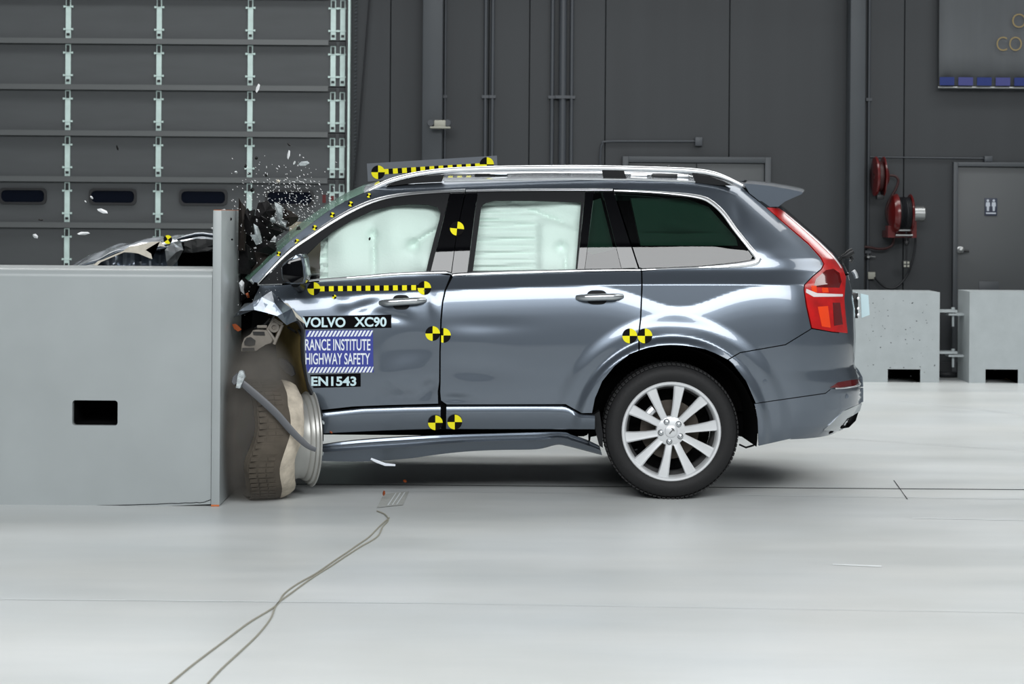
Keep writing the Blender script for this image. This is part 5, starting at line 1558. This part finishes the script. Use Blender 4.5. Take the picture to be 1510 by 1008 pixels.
BL = [
 ([(225, 560), (420, 480), (640, 600), (850, 640), (760, 820), (660, 980), (560, 1250), (460, 1500), (225, 1520)], 10.42, 'shard_dark', 'broad black crumpled cowl mass behind the flying pieces beside the plate'),
 ([(222, 212), (250, 270), (325, 360), (290, 430), (300, 640), (330, 760), (310, 1000), (212, 1000)], 10.20, 'shard_brown', 'tall dark brown plastic splinter standing against the barrier plate'),
 ([(305, 420), (350, 368), (380, 410), (465, 388), (442, 520), (450, 740), (400, 780), (340, 760), (300, 640)], 10.24, 'shard_dark', 'black upright plastic fragment beside the brown splinter at the plate'),
 ([(510, 292), (570, 280), (640, 255), (690, 310), (720, 370), (772, 402), (750, 470), (700, 560), (660, 545), (560, 480), (520, 510), (480, 490), (468, 450)], 10.15, 'shard_dark', 'large charcoal plastic plate flying highest over the crushed bonnet'),
 ([(450, 480), (560, 490), (690, 560), (740, 620), (720, 680), (890, 690), (880, 730), (780, 790), (700, 820), (560, 760), (530, 700), (500, 640), (440, 590)], 10.27, 'shard_dark', 'wide black fragment below the large charcoal plate'),
 ([(905, 340), (940, 390), (1010, 420), (1060, 460), (1112, 500), (1090, 560), (1000, 630), (920, 660), (950, 560), (868, 540), (880, 450)], 10.2, 'shard_brown', 'dark brown curled fragment nearest the windscreen'),
 ([(700, 560), (720, 575), (880, 640), (942, 690), (935, 715), (860, 680), (760, 640)], 10.12, 'shard_dark', 'thin black sliver in front of the brown curled fragment'),
 ([(1090, 650), (1122, 636), (1142, 690), (1068, 700)], 10.1, 'shard_dark', 'small black chip hovering over the green windscreen edge'),
 ([(600, 822), (640, 842), (690, 870), (772, 882), (785, 1010), (700, 1060), (500, 1010), (530, 930)], 10.24, 'shard_dark', 'dark grey fragment at the windscreen corner below the bright chip'),
 ([(210, 960), (330, 900), (430, 990), (440, 1060), (490, 1180), (400, 1260), (400, 1350), (220, 1340)], 10.26, 'shard_dark', 'black ribbed grille fragment low beside the barrier plate'),
 ([(440, 1010), (640, 1050), (760, 1060), (720, 1170), (560, 1330), (500, 1450), (420, 1450), (400, 1300), (490, 1180)], 10.3, 'shard_brown', 'dark cowl fragment just left of the windscreen pillar foot'),
 ([(215, 1340), (420, 1360), (500, 1480), (450, 1640), (330, 1700), (230, 1760), (150, 1800), (190, 1600)], 10.34, 'shard_dark', 'black crushed fragment above the crumpled fender by the plate'),
 ([(440, 600), (500, 640), (532, 720), (560, 830), (562, 885), (480, 920), (450, 860), (388, 765), (460, 760)], 10.12, 'shard_clear', 'pale clear lens fragment between black pieces beside the plate'),
 ([(750, 280), (800, 300), (860, 340), (872, 480), (860, 570), (840, 600), (800, 560), (780, 460), (775, 400)], 10.13, 'shard_clear', 'tall pale clear fragment between charcoal plate and brown piece'),
 ([(850, 560), (922, 588), (905, 650), (842, 612)], 10.08, 'shard_clear', 'small square clear fragment below the tall clear one'),
 ([(690, 520), (740, 500), (770, 560), (740, 590), (695, 565)], 10.08, 'shard_clear', 'small clear chip on the corner of the charcoal plate'),
 ([(702, 840), (752, 776), (776, 812), (760, 850)], 10.07, 'shard_white', 'bright white chip beside the windscreen corner'),
 ([(690, 855), (765, 850), (760, 878), (690, 872)], 10.07, 'shard_white', 'flat white sliver right under the bright white chip'),
 ([(440, 955), (475, 945), (482, 968), (450, 978)], 10.07, 'shard_white', 'tiny glinting chip low beside the barrier plate'),
 ([(225, 1480), (265, 1432), (300, 1480), (290, 1580), (302, 1650), (250, 1600)], 10.0, 'shard_white', 'white leaf-shaped chip above the crumpled fender'),
 ([(385, 1452), (405, 1415), (445, 1482), (430, 1502)], 10.0, 'shard_clear', 'small grey leaf-shaped chip at the pillar foot'),
 ([(320, 1640), (360, 1620), (378, 1700), (350, 1705)], 9.98, 'amber', 'small amber chip above the crumpled fender'),
]
for poly, Y, m_, lab in BL:
    chunk([z1(p) for p in poly], Y, m_, lab, thick=0.016, bend=0.02, clear=True)
def shard(u, v, L, Wd, ang, Y, m, lab, name='glass_shard'):
    c, s = math.cos(ang), math.sin(ang)
    pl_ = [(-L / 2, 0), (-L * 0.2, -Wd / 2), (L * 0.35, -Wd * 0.4), (L / 2, Wd * 0.1), (L * 0.1, Wd / 2), (-L * 0.35, Wd * 0.35)]
    return chunk([(u + a * c - b * s, v + a * s + b * c) for a, b in pl_], Y, m, lab, name, 0.005, 'shard')
SH = [
 (151, 311, 17, 6, 0.35, 10.2, 'shard_white', 'white elongated shard over the second garage window'),
 (135, 291, 6, 3, 0.9, 10.2, 'shard_white', 'small white shard on the second garage window from the left'),
 (126, 297, 4, 2, 0.9, 10.2, 'shard_white', 'tiny white shard left of the second garage window'),
 (123, 344, 19, 5, -0.05, 10.1, 'shard_white', 'flat white shard gliding high above the barrier\'s left half'),
 (52, 348, 9, 6, 0.7, 10.1, 'shard_white', 'leftmost white shard above the barrier'),
 (60, 324, 8, 3, 0.1, 10.3, 'shard_dark', 'small black chip on the garage rib at far left'),
 (380, 130, 5, 14, 0.3, 10.4, 'shard_white', 'topmost white shard beside the third hinge strip'),
 (173, 218, 3, 8, -0.3, 10.4, 'shard_dark', 'thin black sliver high on the garage panel'),
 (425.5, 228, 4, 14, 0.15, 10.3, 'shard_white', 'upright white shard left of the clear folded one'),
 (448, 241, 17, 7, -0.15, 10.3, 'shard_clear', 'clear folded shard high right of the debris cloud'),
 (426, 213, 7, 3, 0.8, 10.4, 'shard_dark', 'dark sliver above the upright white shard'),
 (434, 240, 3, 6, 0.4, 10.3, 'shard_white', 'tiny white shard between upright and folded shards'),
 (410, 267, 6, 5, 0.4, 10.2, 'cream', 'cream crumb on the lowest full garage rib'),
 (372, 280, 6, 7, 0.4, 10.2, 'shard_dark', 'black chip on the third hinge strip'),
 (378, 233, 5, 5, 0.4, 10.3, 'shard_dark', 'black crumb right of the third hinge strip'),
 (393, 258, 4, 6, 0.4, 10.3, 'shard_dark', 'black crumb just above the lowest full garage rib'),
 (362, 245, 4, 6, 0.2, 10.3, 'shard_dark', 'black crumb left of the third hinge strip'),
 (348, 254, 5, 4, 0.8, 10.2, 'shard_clear', 'clear crumb above the barrier plate'),
 (331, 313, 14, 9, 0.5, 9.95, 'shard_clear', 'clear curled shard on the top of the barrier plate'),
 (340, 323, 4, 5, 0.3, 10.0, 'shard_dark', 'black chip in front of the barrier plate top'),
 (336, 347, 4, 3, 0.3, 9.95, 'shard_dark', 'black speck halfway down before the barrier plate'),
 (342, 353, 3, 3, 0.3, 9.95, 'shard_dark', 'lower black speck before the barrier plate'),
 (314, 337, 7, 3, 0.4, 10.2, 'shard_white', 'faint white shard left of the barrier plate'),
 (475, 623, 8, 6, 0.6, 9.9, 'shard_clear', 'small clear bracket chip beside the bare rim'),
 (473, 668, 9, 8, 0.6, 9.92, 'shard_clear', 'clear chip at the front end of the torn rocker cover'),
 (488, 637, 5, 3, 0.5, 9.9, 'amber', 'amber crumb under the lower door cladding'),
 (597, 709, 6, 4, 0.5, 10.3, 'amber', 'amber crumb on the floor under the car'),
 (566, 727, 4, 8, 0.1, 9.95, 'amber', 'brown upright chip on the taped floor patch'),
 (545, 352, 3, 5, 0.2, 9.95, 'shard_dark', 'dark speck before the front window'),
]
for a in SH: shard(*a)
# glittering dust of glass: far too many to count
bm = bmesh.new()
for k in range(520):
    u = random.gauss(420, 42); v = random.gauss(300, 30)
    if v > 372 or u < 338 or v < 225 or u > 505: continue
    if u > 396 and v > 350 - (u - 407) * 0.53: continue
    Y = random.uniform(10.0, 10.7); p = px(u, v, Y)
    L = random.uniform(0.002, 0.009) * random.uniform(0.4, 1.0); w = random.uniform(0.0006, 0.0014); a = random.gauss(0.75, 0.35)
    d = Vector((math.cos(a), 0, -math.sin(a))) * L; n_ = Vector((math.sin(a), 0, math.cos(a))) * w
    bm_prism(bm, [p - d, p - n_, p + d, p + n_], [q + Vector((0.001, 0.004, 0.001)) for q in (p - d, p - n_, p + d, p + n_)])
for k in range(90):
    u = random.uniform(350, 440); v = random.uniform(330, 470); Y = random.uniform(9.85, 10.1); p = px(u, v, Y); w = random.uniform(0.0008, 0.0024)
    bm_prism(bm, [p + Vector((-w, 0, 0)), p + Vector((0, 0, -w)), p + Vector((w, 0, w * 0.4)), p + Vector((0, 0, w))], [p + q + Vector((0, 0.003, 0)) for q in (Vector((-w, 0, 0)), Vector((0, 0, -w)), Vector((w, 0, w * 0.4)), Vector((0, 0, w)))])
tag(from_bm('glass_dust', bm, M['shard_white'], None), 'glittering glass crumbs hanging in the air over the bonnet', 'glass dust', kind='stuff')

# the long torn strip lying across the wheel
e = empty('torn_trim_strip', px(465, 665, 9.69), 'long grey torn trim strip slanting across the twisted front wheel', 'trim strip')
sp_ = spline([(351, 559), (358, 565), (370, 575.5), (390, 593), (409.5, 611.6), (429, 634), (444, 649), (455, 658), (466, 663)], 4)
tube('strip', [px(u, v, 9.69 - 0.01 * math.sin(i * 0.1)) for i, (u, v) in enumerate(sp_)], [0.012 + 0.008 * math.sin(math.pi * min(1, (i + 4) / (len(sp_) + 2))) for i in range(len(sp_))], M['strip_grey'], e, 8, squash=(0.35, 1.05))
prism('clip', [(349, 556), (353, 546), (358, 547), (361, 556), (357, 563), (354, 573), (347, 572), (350, 563)], 9.67, 0.05, M['shard_clear'], e, 0.003, 1)
prism('clip_base', [(341, 563), (343, 555), (350, 549), (353, 556), (351, 565), (345, 568)], 9.69, 0.05, M['strip_grey'], e, 0.004, 1)
# cords
def cord(pts, lab):
    P = [floor_pt(u, v, 0.004) for u, v in spline(pts, 6)]
    tag(tube('tan_cord', P, 0.0035, M['cord'], None, 6, base=P[-1]), lab, 'cord', 'thin tan cords on the floor')
z3 = lambda p: (200 + p[0] / 3.02, 700 + p[1] / 3.02)
cord([z3(p) for p in ((1130, 190), (1090, 225), (1040, 275), (990, 310), (940, 345), (880, 385), (800, 440), (720, 485), (660, 530), (620, 585), (500, 660), (380, 750), (260, 840), (150, 930), (90, 980))], 'thin tan cord on the floor, the one running farther left')
cord([z3(p) for p in ((1075, 160), (1110, 175), (1125, 200), (1100, 230), (1075, 275), (1000, 320), (930, 365), (870, 405), (790, 455), (700, 520), (630, 575), (600, 640), (540, 715), (450, 800), (380, 865), (320, 930), (280, 980))], 'thin tan cord on the floor, the one that bends to the right in front')

# dust drifting round the crushed wheel
def dust():
    m = bpy.data.materials.new('brown_dust_haze'); m.use_nodes = True
    nt = m.node_tree; nt.nodes.clear()
    out = nt.nodes.new('ShaderNodeOutputMaterial')
    vol = nt.nodes.new('ShaderNodeVolumePrincipled')
    vol.inputs['Color'].default_value = (0.80, 0.75, 0.68, 1)
    vol.inputs['Anisotropy'].default_value = 0.1
    tc = nt.nodes.new('ShaderNodeTexCoord')
    nz = nt.nodes.new('ShaderNodeTexNoise'); nz.inputs['Scale'].default_value = 7; nz.inputs['Detail'].default_value = 4
    nt.links.new(tc.outputs['Object'], nz.inputs['Vector'])
    gr = nt.nodes.new('ShaderNodeTexGradient'); gr.gradient_type = 'SPHERICAL'
    mp_ = nt.nodes.new('ShaderNodeMapping'); nt.links.new(tc.outputs['Object'], mp_.inputs[0]); mp_.inputs['Scale'].default_value = (3.6, 3.0, 1.75)
    nt.links.new(mp_.outputs[0], gr.inputs[0])
    mr = nt.nodes.new('ShaderNodeMapRange'); mr.inputs[1].default_value = 0.3; mr.inputs[2].default_value = 0.7; mr.inputs[3].default_value = 0.25; mr.inputs[4].default_value = 1.0
    nt.links.new(nz.outputs[0], mr.inputs[0])
    mu = nt.nodes.new('ShaderNodeMath'); mu.operation = 'MULTIPLY'
    pw = nt.nodes.new('ShaderNodeMath'); pw.operation = 'POWER'; pw.inputs[1].default_value = 1.7
    nt.links.new(gr.outputs['Fac'], pw.inputs[0]); nt.links.new(pw.outputs[0], mu.inputs[0]); nt.links.new(mr.outputs[0], mu.inputs[1])
    m2 = nt.nodes.new('ShaderNodeMath'); m2.operation = 'MULTIPLY'; m2.inputs[1].default_value = 56.0
    nt.links.new(mu.outputs[0], m2.inputs[0]); nt.links.new(m2.outputs[0], vol.inputs['Density'])
    nt.links.new(vol.outputs[0], out.inputs['Volume'])
    c = px(379, 630, 9.95)
    bm = bmesh.new(); bmesh.ops.create_icosphere(bm, subdivisions=3, radius=1.0)
    for v in bm.verts: v.co = Vector((v.co.x * 0.275, v.co.y * 0.33, v.co.z * 0.56)) + c
    for v in bm.verts:
        v.co.z = max(v.co.z, 0.004)
        v.co.x = max(v.co.x, px1 + 0.003)
    o = from_bm('dust_haze', bm, m, None, base=c)
    tag(o, 'brownish dust haze round the crushed front wheel', 'dust', kind='stuff')
dust()
